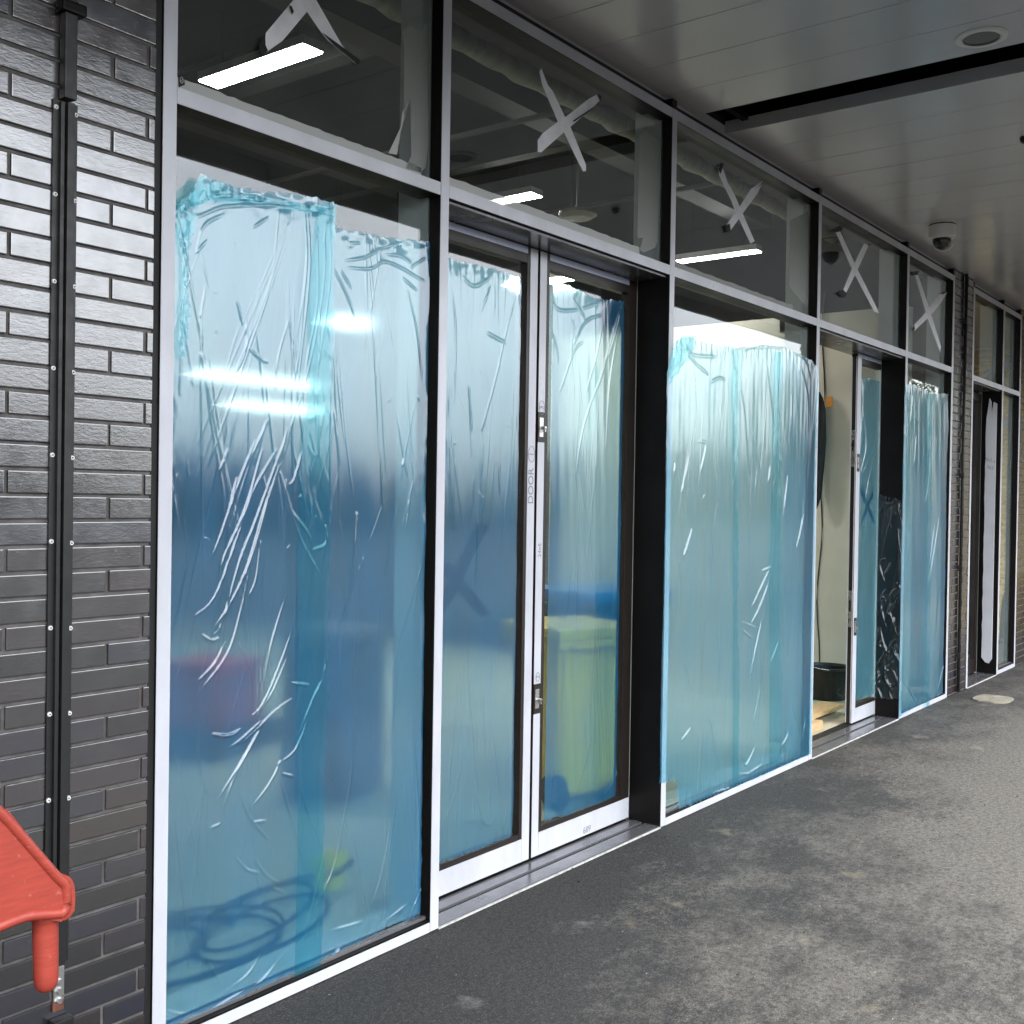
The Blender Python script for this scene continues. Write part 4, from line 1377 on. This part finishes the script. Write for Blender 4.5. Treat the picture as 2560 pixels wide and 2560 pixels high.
o = bx('kerb_upstand', M['inner_kerb'], None, MX[2] + 0.06, MX[3], 0.075, 0.30, 0.0, 0.03)
tag(o, 'pale concrete upstand just inside the middle fixed pane', 'kerb', kind='structure')
o = bx('olive_bulkhead', M['olive_wall'], None, IX0, 5.6, 6.2, 6.3, 2.55, 4.6)
tag(o, 'olive plasterboard bulkhead hanging inside above the left film', 'bulkhead')

# ceiling structure: joists and services
rg = random.Random(4)
for i, x in enumerate([0.4, 2.9, 5.4, 7.9]):
    bm = bmesh.new()
    box(bm, x, x + 0.14, 0.4, IY1, 4.92, 4.935)
    box(bm, x + 0.062, x + 0.078, 0.4, IY1, 4.936, 5.23)
    box(bm, x, x + 0.14, 0.4, IY1, 5.231, 5.246)
    tag(link('steel_beam', bm, M['beam_grey']), ['steel ceiling beam inside behind the dark brick wall', 'steel ceiling beam running inwards above the leftmost tape cross', 'steel ceiling beam running inwards above the closed doors', 'steel ceiling beam running inwards above the wide blue film'][i], 'beam', 'steel beams under the shop ceiling')
for i, y in enumerate([1.7, 3.9, 6.1, 8.3]):
    bm = bmesh.new()
    box(bm, IX0, IX1, y, y + 0.22, 4.62, 4.90)
    tag(link('air_duct', bm, M['duct_grey']), ['grey air duct nearest the shopfront glass under the ceiling', 'second grey air duct from the shopfront under the ceiling', 'third grey air duct from the shopfront under the ceiling', 'air duct deepest inside under the ceiling'][i], 'duct', 'air ducts under the shop ceiling')
bm = bmesh.new()
pts = [(1.6, 1.02, 4.42), (10.3, 1.02, 4.42)]
pp = [(1.0 + 0.12 * k, 1.02, 4.42) for k in range(79)]
tube(bm, pp, [0.062 + 0.006 * math.sin(k * 2.1) + (0.012 if k % 9 == 0 else 0) for k in range(79)], 14)
tag(link('lagged_pipe', bm, M['lagging'], None, True), 'yellowed lagged pipe running along behind the upper panes', 'pipe')
for i, (x, y, z) in enumerate([(3.3, 1.4, 4.5), (6.1, 1.3, 4.45), (8.2, 1.35, 4.45)]):
    bm = bmesh.new()
    tube(bm, [(x, 0.35, z), (x, 9, z)], 0.022, 8)
    tag(link('sprinkler_pipe', bm, M['duct_grey']), ['thin grey pipe crossing behind leftmost upper pane', 'thin grey pipe crossing behind the upper pane over closed doors', 'thin grey pipe crossing behind the upper pane over wide film'][i], 'pipe', 'thin pipes under the shop ceiling')
# ceiling fan-like round fitting seen above the closed doors
fx, fy = 8.0, 2.4
bm = bmesh.new()
lathe(bm, [(0.16, 0.0), (0.17, -0.03), (0.12, -0.06), (0.01, -0.07)], fx, fy, 28, 4.35)
bmesh.ops.create_cone(bm, cap_ends=True, segments=10, radius1=0.012, radius2=0.012, depth=0.6, matrix=Matrix.Translation((fx, fy, 4.65)))
tag(link('ceiling_fitting', bm, M['lagging']), 'round brownish hanging fitting seen through the upper pane over closed doors', 'ceiling fitting')


def light_panel(label, x0, x1, y0, y1, z, name='ceiling_light', gr='ceiling lights inside the shop', m='lamp'):
    root = empty(name, ((x0 + x1) / 2, (y0 + y1) / 2, z), label, 'ceiling light', gr)
    bx('diffuser', M[m], root, x0, x1, y0, y1, z, z + 0.01)
    bx('housing', M['lamp_trim'], root, x0 - 0.008, x1 + 0.008, y0 - 0.008, y1 + 0.008, z + 0.0105, z + 0.07)
    bm = bmesh.new()
    for yy in (y0 + 0.15, y1 - 0.15):
        tube(bm, [((x0 + x1) / 2, yy, z + 0.07), ((x0 + x1) / 2, yy, IZ)], 0.003, 6)
    link('hanger_wire', bm, M['black'], root)
    return root


light_panel('bright long ceiling light behind the leftmost tape cross', 4.93, 5.10, 2.52, 3.62, 4.8)
light_panel('bright ceiling light low behind the upper pane over closed doors', 8.60, 8.78, 3.36, 4.5, 4.8)
light_panel('thin bright ceiling light behind the upper pane over wide film', 12.0 - 1.78, 12.0 - 1.66, 1.75, 2.65, 4.35)
light_panel('ceiling light glimpsed through the top of the right closed door', 8.84, 9.02, 2.95, 3.9, 4.0)
light_panel('broad ceiling light blurred behind the left film, upper of two', 7.45, 9.15, 7.02, 7.34, 3.15, m='lamp_far')
light_panel('broad ceiling light blurred behind the left film, lower of two', 7.15, 8.3, 6.02, 6.36, 2.75, m='lamp_far')
light_panel('square ceiling light blurred behind the right half of the left film', 7.70, 8.15, 5.15, 5.5, 3.6, m='lamp_far')


# ------------------------------------------------------------------ things inside the shop
def wheelie_bin(label, x, y, body, lid, rz, h=1.0, w=0.56, d=0.6):
    root = empty('wheelie_bin', (0, 0, 0), label, 'bin')
    bm = bmesh.new()
    b = [(-0.40 * w, -0.40 * d), (0.40 * w, -0.40 * d), (0.40 * w, 0.36 * d), (-0.40 * w, 0.36 * d)]
    t = [(-0.5 * w, -0.5 * d), (0.5 * w, -0.5 * d), (0.5 * w, 0.5 * d), (-0.5 * w, 0.5 * d)]
    lv = [bm.verts.new((p[0], p[1], 0.05)) for p in b] + [bm.verts.new((p[0], p[1], h)) for p in t]
    fs = [bm.faces.new([lv[i] for i in q]) for q in ((0, 1, 2, 3), (4, 5, 6, 7), (0, 1, 5, 4), (1, 2, 6, 5), (2, 3, 7, 6), (3, 0, 4, 7))]
    bmesh.ops.bevel(bm, geom=list(bm.edges), offset=0.03, segments=3, affect='EDGES')
    link('bin_body', bm, body, root, False)
    bx('bin_rim', body, root, -0.54 * w, 0.54 * w, -0.54 * d, 0.54 * d, h - 0.05, h, bev=0.012)
    bm = bmesh.new()
    box(bm, -0.56 * w, 0.56 * w, -0.57 * d, 0.56 * d, h + 0.002, h + 0.07, bev=0.025)
    link('bin_lid', bm, lid, root)
    bm = bmesh.new()
    tube(bm, [(-0.4 * w, 0.62 * d, h - 0.03), (0.4 * w, 0.62 * d, h - 0.03)], 0.016, 10)
    for s in (-0.4, 0.4):
        tube(bm, [(s * w, 0.62 * d, h - 0.03), (s * w, 0.5 * d, h - 0.03)], 0.016, 10)
    link('bin_handle', bm, body, root)
    for s in (-1, 1):
        bm = bmesh.new()
        tube(bm, [(s * 0.40 * w, 0.38 * d, 0.10), (s * 0.50 * w, 0.38 * d, 0.10)], 0.10, 24)
        wh = link('wheel', bm, M['rubber'], root)
        bm = bmesh.new()
        tube(bm, [(s * 0.505 * w, 0.38 * d, 0.10), (s * 0.50 * w, 0.38 * d, 0.10)], 0.055, 20)
        link('hub', bm, M['grille'], wh)
    root.location = (x, y, 0.004)
    root.rotation_euler = (0, 0, rz)
    return root


wheelie_bin('yellow wheelie bin standing behind the right closed door', 5.62, 0.80, M['bin_yellow'], M['bin_yellow'], math.radians(160))
wheelie_bin('blue lidded wheelie bin behind the yellow one', 6.75, 1.35, M['inner_wall'], M['bin_blue'], math.radians(70), 1.12, 0.62, 0.72)

# coiled hoses on the floor behind the left film
rg = random.Random(12)
for i, (X0, Y0, ra, rb, n, lab) in enumerate([(2.62, 0.66, 0.36, 0.24, 3.2, 'black hose loops lying furthest left behind the left film'), (3.08, 0.60, 0.40, 0.22, 2.3, 'black hose with long loop reaching right behind the left film'), (2.42, 0.80, 0.26, 0.26, 1.3, 'tight black cable coil nearest the left frame')]):
    bm = bmesh.new()
    pts = []
    for k in range(180):
        t = k / 179 * n * 2 * PI
        w_ = 1 + 0.30 * math.sin(t * 0.43 + i)
        pts.append((X0 + ra * w_ * math.cos(t) + 0.08 * math.sin(t * 0.37 + i), Y0 + rb * w_ * math.sin(t + 0.5 * i) + 0.03 * math.cos(t * 0.53), 0.018 + 0.008 * (k / 60)))
    pts = [(p[0], max(p[1], 0.325 + 0.02 * math.sin(p[0] * 9)), p[2]) for p in pts]
    tube(bm, pts, 0.0085, 8)
    tag(link('hose_coil', bm, M['rubber'], None, True), lab, 'hose', 'hoses on the shop floor')


def crate(name, label, cat, cx, cy, z, sx, sy, sz, m, rz=0.2, lid=None):
    root = empty(name, (0, 0, 0), label, cat)
    bm = bmesh.new()
    box(bm, -sx / 2, sx / 2, -sy / 2, sy / 2, 0, sz, bev=0.012)
    link('crate_body', bm, m, root)
    bx('crate_lid', lid or m, root, -sx / 2 - 0.012, sx / 2 + 0.012, -sy / 2 - 0.012, sy / 2 + 0.012, sz - 0.04, sz + 0.015, bev=0.006)
    bm = bmesh.new()
    tube(bm, [(-0.1, -sy / 2, sz * 0.7), (-0.09, -sy / 2 - 0.03, sz * 0.72), (0.09, -sy / 2 - 0.03, sz * 0.72), (0.1, -sy / 2, sz * 0.7)], 0.01, 8)
    link('crate_handle', bm, M['rubber'], root)
    root.location = (cx, cy, z)
    root.rotation_euler = (0, 0, rz)
    return root


crate('storage_crate', 'dark low crate under the red one behind the left film', 'crate', 5.0, 3.5, 0.004, 0.8, 0.6, 0.16, M['chair_black'], 0.3)
crate('storage_crate', 'dark red lidded crate blurred behind the left film', 'crate', 4.95, 3.5, 0.18, 0.52, 0.48, 0.45, M['red_inner'], 0.25)
crate('tool_cabinet', 'dark brown cabinet standing behind the right half of the left film', 'cabinet', 4.75, 2.0, 0.004, 0.5, 0.45, 1.0, M['brown_board'], 0.35)
x_, y_ = atz(838, 2225, 0)
crate('tool_case', 'small yellow tool case on the floor behind the left film', 'tool case', x_, y_ + 0.06, 0.004, 0.13, 0.1, 0.14, M['yellow'], 0.4)
# folded yellow floor sign near the brick wall side
x_, y_ = 2.33, 0.36
root = empty('floor_sign', (0, 0, 0), 'yellow folding floor sign peeking past the film beside the white frame', 'floor sign')
bm = bmesh.new()
prism(bm, [(-0.13, 0.0), (0.13, 0.0), (0.07, 0.48), (-0.07, 0.48)], -0.006, 0.006, 0.004)
link('sign_panel', bm, M['yellow'], root)
bm = bmesh.new()
prism(bm, [(-0.12, 0.0), (0.12, 0.0), (0.06, 0.47), (-0.06, 0.47)], 0.03, 0.042, 0.004)
link('sign_panel', bm, M['yellow'], root)
bm = bmesh.new()
box(bm, -0.09, -0.05, -0.0075, -0.006, 0.10, 0.14)
link('sign_mark', bm, M['black'], root)
root.location = (2.27, 0.36, 0.03)
root.rotation_euler = (0.10, 0, 0.12)
root.scale = (0.55, 0.55, 0.62)

# doorway: bucket, timbers, hanging jacket and cable on the cream wall
x_, y_ = atz(2080, 1742, 0)
root = empty('builders_bucket', (0, 0, 0), 'black plaster splashed tub standing in the open doorway', 'bucket')
bm = bmesh.new()
lathe(bm, [(0.002, 0.004), (0.175, 0.0), (0.185, 0.01), (0.215, 0.28), (0.228, 0.285), (0.228, 0.305), (0.214, 0.305), (0.205, 0.28), (0.178, 0.02), (0.002, 0.016)], 0, 0, 40)
link('tub', bm, M['bucket'], root, False)
bm = bmesh.new()
tube(bm, [(-0.222, 0, 0.29), (-0.225, 0.10, 0.305), (-0.1, 0.2, 0.312), (0.1, 0.2, 0.312), (0.225, 0.10, 0.305), (0.222, 0, 0.29)], 0.004, 6)
link('bucket_handle', bm, M['silver'], root)
root.location = (10.02, 0.86, 0.004)
root.rotation_euler = (0, 0, 0.6)
for i, (a, b, lab) in enumerate([((2040, 1800), (2110, 1762), 'pale timber plank lying just inside the open doorway'), ((2040, 1772), (2062, 1760), 'short thick timber block beside the plank in the doorway')]):
    pass
bm = bmesh.new()
box(bm, 8.62, 9.40, 0.46, 0.66, 0.05, 0.085, bev=0.004)
tag(link('timber_plank', bm, M['wood']), 'pale timber plank lying just inside the open doorway', 'timber')
bm = bmesh.new()
box(bm, 7.9, 8.62, 0.34, 0.44, 0.005, 0.075, bev=0.004)
tag(link('timber_block', bm, M['wood']), 'thick timber batten on the floor at the doorway threshold', 'timber')
bm = bmesh.new()
box(bm, 5.62, 5.98, 0.33, 0.46, 0.005, 0.16, bev=0.006)
tag(link('timber_block', bm, M['wood']), 'pale timber block behind the lower left corner of the wide film', 'timber')
bm = bmesh.new()
wx = IX1 - 0.006
wy = 1.12
tube(bm, [(wx, wy + 0.02 * math.sin(k * 0.9), 3.9 - 0.19 * k) for k in range(21)], 0.006, 6)
tag(link('wall_cable', bm, M['rubber']), 'thin cable hanging down the cream wall in the open doorway', 'cable')
jy, jz = atx(2049, 995, IX1 - 0.1)
jy -= 0.10
root = empty('hanging_jacket', (IX1 - 0.1, jy, jz), 'black jacket with orange tab hanging on the cream wall by the doorway', 'jacket')
bm = bmesh.new()
rings = []
for k, (wd, th, zz) in enumerate([(0.02, 0.03, 0.06), (0.05, 0.04, 0.0), (0.09, 0.06, -0.12), (0.10, 0.06, -0.4), (0.075, 0.05, -0.7), (0.05, 0.04, -0.95), (0.012, 0.02, -1.08)]):
    rings.append([bm.verts.new((IX1 - 0.10 + th * math.cos(t), jy + 0.12 + wd * math.sin(t) * (1 + 0.15 * math.sin(3 * t + k)), jz + zz)) for t in [2 * PI * j / 14 for j in range(14)]])
for k in range(len(rings) - 1):
    for j in range(14):
        bm.faces.new((rings[k][j], rings[k][(j + 1) % 14], rings[k + 1][(j + 1) % 14], rings[k + 1][j]))
bm.faces.new(rings[0])
bm.faces.new(rings[-1])
link('jacket_body', bm, M['chair_black'], root, True)
bx('orange_tab', M['orange'], root, IX1 - 0.19, IX1 - 0.17, jy - 0.06, jy + 0.0, jz - 0.1, jz - 0.0)

# ------------------------------------------------------------------ far unit interior
o = bx('party_wall', M['inner_wall'], None, 14.24, 14.34, 0.3, IY1, 0, IZ)
tag(o, 'grey party wall at the end of the far shop unit', 'wall', kind='structure')
# a board hoarding closes the pavement beyond the picture; the far panes mirror it
XO = 16.6
mir = lambda x, y, X: (lambda q: (2 * YG - q[0], q[1]))(atx(x, y, X))
root = empty('board_hoarding', (XO, -0.7, 0), 'yellow-brown strand board hoarding mirrored in the far shopfront panes', 'hoarding')
bx('board', M['osb'], root, XO, XO + 0.02, -1.35, -0.02, 0.0, ZS - 0.004)
bx('batten', M['wood'], root, XO + 0.021, XO + 0.07, -1.35, -0.02, 1.0, 1.1)
bx('batten', M['wood'], root, XO + 0.021, XO + 0.07, -1.35, -0.02, 2.6, 2.7)
root = empty('white_frame', (XO - 0.06, -0.5, 0), 'white frame leaning before the yellow board, mirrored in the far pane', 'frame')
ya, za = mir(2497, 1056, XO - 0.05)
yc = mir(2536, 1300, XO - 0.05)[0]
yb, zb2 = mir(2549, 1640, XO - 0.05)
bx('frame_rail', M['trim_white'], root, XO - 0.07, XO - 0.03, ya - 0.3, yb, za - 0.07, za + 0.05)
bx('frame_post', M['trim_white'], root, XO - 0.069, XO - 0.031, yc, yb, zb2, za - 0.071)
bx('frame_rail', M['trim_white'], root, XO - 0.068, XO - 0.032, ya - 0.3, yc - 0.001, zb2, zb2 + 0.07)
bx('frame_foot', M['trim_white'], root, XO - 0.067, XO - 0.033, yc, yb, 0.0, zb2 - 0.001)
XC = 15.9
pf = [mir(x, y, XC) for x, y in ((2498, 1620), (2500, 1560), (2506, 1500), (2518, 1455), (2535, 1432), (2560, 1428), (2575, 1445), (2578, 1620))]
root = empty('office_chair', (XC, pf[4][0], 0), 'black chair with rounded back mirrored low in the far pane', 'chair')
bm = bmesh.new()
a = [bm.verts.new((XC, y, z)) for y, z in pf]
b = [bm.verts.new((XC + 0.06, y, z)) for y, z in pf]
bm.faces.new(a)
bm.faces.new(b[::-1])
for i in range(len(pf)):
    bm.faces.new((a[i], a[(i + 1) % len(pf)], b[(i + 1) % len(pf)], b[i]))
link('backrest', bm, M['chair_black'], root)
ycm = (pf[0][0] + pf[-1][0]) / 2
zs_ = pf[0][1] + 0.03
bx('seat', M['chair_black'], root, XC - 0.40, XC - 0.002, ycm - 0.2, ycm + 0.2, zs_ - 0.06, zs_ + 0.02, bev=0.02)
bm = bmesh.new()
tube(bm, [(XC - 0.2, ycm, 0.06), (XC - 0.2, ycm, zs_ - 0.06)], 0.025, 12)
link('gas_lift', bm, M['chair_black'], root)
bm = bmesh.new()
for k in range(5):
    t = k * 2 * PI / 5
    tube(bm, [(XC - 0.2, ycm, 0.07), (XC - 0.2 + 0.24 * math.cos(t), ycm + 0.24 * math.sin(t), 0.02)], [0.022, 0.016], 8)
link('star_base', bm, M['chair_black'], root)
bm = bmesh.new()
dp = [mir(x, y, XO - 0.1) for x, y in ((2466, 945), (2474, 934), (2490, 922), (2510, 914), (2535, 906), (2570, 894))]
tube(bm, smooth_poly([(XO - 0.1, y, z) for y, z in dp], 5), 0.04, 10)
tag(link('flexible_duct', bm, M['paper'], None, True), 'pale curved duct mirrored across the far upper panes', 'duct')

# utility cover on the pavement
p_ = [atz(x, y, 0.004) for x, y in ((2432, 1748), (2450, 1737), (2500, 1738), (2528, 1752), (2520, 1758), (2470, 1755))]
cxm = sum(p[0] for p in p_) / 6
cym = sum(p[1] for p in p_) / 6
bm = bmesh.new()
n = 40
vs = []
hx = [p[0] for p in p_]
hy = [p[1] for p in p_]
ax, ay = (max(hx) - min(hx)) / 2, (max(hy) - min(hy)) / 2
poly = []
for k in range(n):
    t = 2 * PI * k / n
    c_, s_ = math.cos(t), math.sin(t)
    poly.append((cxm + ax * 0.9 * abs(c_) ** 0.6 * (1 if c_ > 0 else -1), cym + ay * abs(s_) ** 0.6 * (1 if s_ > 0 else -1)))
a = [bm.verts.new((x, y, 0.012)) for x, y in poly]
b = [bm.verts.new((x, y, -0.01)) for x, y in poly]
bm.faces.new(a)
for i in range(n):
    bm.faces.new((a[i], b[i], b[(i + 1) % n], a[(i + 1) % n]))
tag(link('utility_cover', bm, M['cover']), 'pale rounded utility cover in the asphalt near the far doorway', 'utility cover')

# ------------------------------------------------------------------ red plastic barrier (close, left)
YB = -1.02
root = empty('safety_barrier', (0.3, YB, 0), 'red plastic safety barrier with hanging hook peg beside the brick wall', 'barrier')
bp = lambda P: [at(x, y, YB) for x, y in P]
arm = bp([(-60, 1965), (-10, 2018), (6, 2026), (50, 2082), (100, 2140), (128, 2172), (150, 2182), (162, 2196), (167, 2222), (166, 2262), (160, 2282), (140, 2295), (112, 2292), (84, 2288), (30, 2300), (0, 2309), (-40, 2330), (-60, 2360)])
bm = bmesh.new()
prism(bm, [tuple(p) for p in smooth_poly(arm, 4)], YB - 0.03, YB + 0.03, 0.007, 3)
link('hook_arm', bm, M['red_plastic'], root)
xa, za = at(113, 2285, YB)
xb, zb_ = at(113, 2480, YB)
bm = bmesh.new()
zq = [za + 0.02, za - 0.004, za - 0.012] + [za - 0.012 + (zb_ + 0.024 - za + 0.012) * k / 5 for k in range(1, 6)] + [zb_ + 0.016, zb_ + 0.009, zb_ + 0.004, zb_ + 0.001, zb_]
rq = [0.030, 0.028, 0.0245, 0.0242, 0.0240, 0.0237, 0.0234, 0.0230, 0.0215, 0.0185, 0.0140, 0.0075, 0.002]
tube(bm, [(xa + (xb + 0.002 - xa) * min(1, max(0, (za - z) / (za - zb_))), YB, z) for z in zq], rq, 24)
link('hook_peg', bm, M['red_plastic'], root, True)
bm = bmesh.new()
rim = [at(x, y, YB) for x, y in ((-60, 1990), (-8, 2036), (42, 2092), (92, 2150), (122, 2184), (142, 2204), (147, 2226), (147, 2258), (136, 2274), (110, 2277), (40, 2285), (-60, 2325))]
tube(bm, [(p[0], YB - 0.026, p[1]) for p in smooth_poly(rim, 5)], 0.0105, 10)
link('moulded_rim', bm, M['red_plastic'], root, True)
xe = at(-60, 2000, YB)[0]
ztop = at(-60, 1965, YB)[1]
bm = bmesh.new()
prism(bm, [(xe - 1.7, 0.09), (xe - 0.004, 0.09), (xe - 0.004, ztop + 0.01), (xe - 0.06, ztop + 0.07), (xe - 1.66, ztop + 0.07), (xe - 1.7, ztop + 0.02)], YB - 0.028, YB + 0.028, 0.012, 3)
link('barrier_panel', bm, M['red_plastic'], root)
for s in (xe - 1.5, xe - 0.35):
    bx('barrier_foot', M['rubber'], root, s, s + 0.12, YB - 0.28, YB + 0.28, 0.0, 0.10, bev=0.015)

# ------------------------------------------------------------------ what stands opposite (seen mirrored in glass and film)


def house(label, x0, x1, y0, y1, h, roof_h, seed):
    rg = random.Random(seed)
    root = empty('opposite_building', ((x0 + x1) / 2, y1, 0), label, 'building', 'low buildings across the road')
    bx('wall', M['stone'], root, x0, x1, y0, y1, 0, h)
    bm = bmesh.new()
    ym = (y0 + y1) / 2
    A = [(x0 - 0.3, y0 - 0.3, h), (x1 + 0.3, y0 - 0.3, h), (x1 + 0.3, y1 + 0.3, h), (x0 - 0.3, y1 + 0.3, h), (x0 + 2, ym, h + roof_h), (x1 - 2, ym, h + roof_h)]
    vs = [bm.verts.new(p) for p in A]
    for q in ((0, 1, 5, 4), (2, 3, 4, 5), (1, 2, 5), (3, 0, 4), (0, 3, 2, 1)):
        bm.faces.new([vs[k] for k in q])
    link('roof', bm, M['roof'], root)
    n = max(2, int((x1 - x0) / 3))
    for k in range(n):
        xx = x0 + (k + 0.5) * (x1 - x0) / n
        f = bx('window', M['trim_white'], root, xx - 0.65, xx + 0.65, y1 - 0.05, y1 + 0.05, 1.0, 2.3)
        bx('pane', M['win_dark'], f, xx - 0.57, xx + 0.57, y1 + 0.051, y1 + 0.06, 1.08, 2.22)
    return root


house('two storey stone building with dark hipped roof opposite the brick wall', 2, 30.5, -54, -44, 6.6, 2.2, 1)
house('low stone building with dark roof opposite the left film', 33, 53, -54, -45, 2.6, 1.3, 2)
house('broad stone building with dark roof furthest along the road', 84, 122, -56, -44, 5.2, 2.2, 3)


def tree(label, x, y, h, seed):
    rg = random.Random(seed)
    root = empty('broadleaf_tree', (x, y, 0), label, 'tree', 'trees across the road')
    bm = bmesh.new()
    tube(bm, [(x, y, 0), (x + 0.1, y, h * 0.25), (x - 0.1, y + 0.1, h * 0.55), (x, y, h * 0.85)], [0.22, 0.17, 0.11, 0.03], 10)
    tips = []
    for k in range(12):
        t = rg.uniform(0, 6.28)
        z0 = h * rg.uniform(0.25, 0.6)
        r = h * rg.uniform(0.15, 0.3)
        e = (x + r * math.cos(t), y + r * math.sin(t), z0 + h * rg.uniform(0.1, 0.3))
        tube(bm, [(x, y, z0), ((x + e[0]) / 2, (y + e[1]) / 2, (z0 + e[2]) / 2 + 0.1), e], [0.07, 0.045, 0.015], 7)
        tips.append(e)
    link('trunk', bm, M['bark'], root)
    bm = bmesh.new()
    for k in range(5200):
        c = rg.choice(tips)
        d = Vector((rg.gauss(0, 1), rg.gauss(0, 1), rg.gauss(0, 1)))
        p = Vector(c) + d * h * 0.085
        s = rg.uniform(0.05, 0.12)
        a = Vector((rg.gauss(0, 1), rg.gauss(0, 1), rg.gauss(0, 1))).normalized()
        b = a.orthogonal().normalized()
        vs = [bm.verts.new(p + a * s), bm.verts.new(p + b * s * 0.5), bm.verts.new(p - a * s), bm.verts.new(p - b * s * 0.5)]
        bm.faces.new(vs)
    me = link('crown', bm, M['leaves'], root)
    return root


tree('sparse broadleaf tree nearest the far end of the pavement', 33, -8.5, 7.0, 1)
tree('taller loose crowned tree further along the road', 41, -11, 8.5, 2)
tree('bushy tree behind the two others along the road', 49, -17, 8.0, 3)
tree('small tree standing beside the low opposite building', 27, -46, 4.6, 4)
bm = bmesh.new()
rg = random.Random(8)
for k in range(14000):
    x = rg.uniform(-60, 90)
    p = Vector((x, -38 + rg.gauss(0, 0.5), abs(rg.gauss(0.7, 0.5)) * (1 + 0.2 * math.sin(x * 0.7))))
    s = rg.uniform(0.1, 0.25)
    a = Vector((rg.gauss(0, 1), rg.gauss(0, 1), rg.gauss(0, 1))).normalized()
    b = a.orthogonal().normalized()
    bm.faces.new([bm.verts.new(p + a * s), bm.verts.new(p + b * s * 0.6), bm.verts.new(p - a * s), bm.verts.new(p - b * s * 0.6)])
tag(link('hedge', bm, M['leaves']), 'long low green hedge in front of the buildings across the road', 'hedge')

# ------------------------------------------------------------------ light
SUN_EL, SUN_AZ = math.radians(58), math.radians(200)      # azimuth measured from +Y towards +X
w = bpy.data.worlds.new('World')
S.world = w
w.use_nodes = True
nt = w.node_tree
nt.nodes.clear()
out = nt.nodes.new('ShaderNodeOutputWorld')
bg = nt.nodes.new('ShaderNodeBackground')
sky = nt.nodes.new('ShaderNodeTexSky')
sky.sky_type = 'NISHITA'
sky.sun_disc = False
sky.sun_elevation = SUN_EL
sky.sun_rotation = SUN_AZ
sky.air_density = 1.0
sky.dust_density = 3.0
sky.ozone_density = 1.0
hs = nt.nodes.new('ShaderNodeHueSaturation')      # overcast: nearly colourless sky
hs.inputs['Saturation'].default_value = 0.18
L(nt, sky.outputs[0], hs.inputs['Color'])
tc = nt.nodes.new('ShaderNodeTexCoord')
cn = noise(nt, tc.outputs['Generated'], 2.2, 6, 0.6, (1, 1, 3))
cr_ = ramp(nt, cn.outputs[0], [(0.3, (1.15, 1.2, 1.27)), (0.7, (1.8, 1.8, 1.8))])
mxw = nt.nodes.new('ShaderNodeMixRGB')
mxw.blend_type = 'MULTIPLY'
mxw.inputs[0].default_value = 1.0
L(nt, hs.outputs[0], mxw.inputs[1])
L(nt, cr_.outputs[0], mxw.inputs[2])
L(nt, mxw.outputs[0], bg.inputs[0])
bg.inputs[1].default_value = 0.15
L(nt, bg.outputs[0], out.inputs[0])
sd = bpy.data.lights.new('sun', 'SUN')
sd.energy = 0.6
sd.angle = math.radians(18)
sd.color = (1.0, 0.96, 0.9)
so = bpy.data.objects.new('sun', sd)
COL.objects.link(so)
dirv = Vector((math.sin(SUN_AZ) * math.cos(SUN_EL), math.cos(SUN_AZ) * math.cos(SUN_EL), math.sin(SUN_EL)))
so.rotation_euler = dirv.to_track_quat('Z', 'Y').to_euler()
so.location = dirv * 60

# ------------------------------------------------------------------ render settings
S.view_settings.view_transform = 'Standard'
S.view_settings.look = 'None'
S.view_settings.gamma = 1.0
S.view_settings.exposure = 1.85
S.render.engine = 'CYCLES'
c = S.cycles
c.use_denoising = True
try:
    c.denoiser = 'OPENIMAGEDENOISE'
except Exception:
    pass
c.max_bounces = 14
c.diffuse_bounces = 4
c.glossy_bounces = 5
c.transmission_bounces = 8
c.transparent_max_bounces = 24
c.sample_clamp_indirect = 6
c.caustics_reflective = False
c.caustics_refractive = True
c.blur_glossy = 0.5
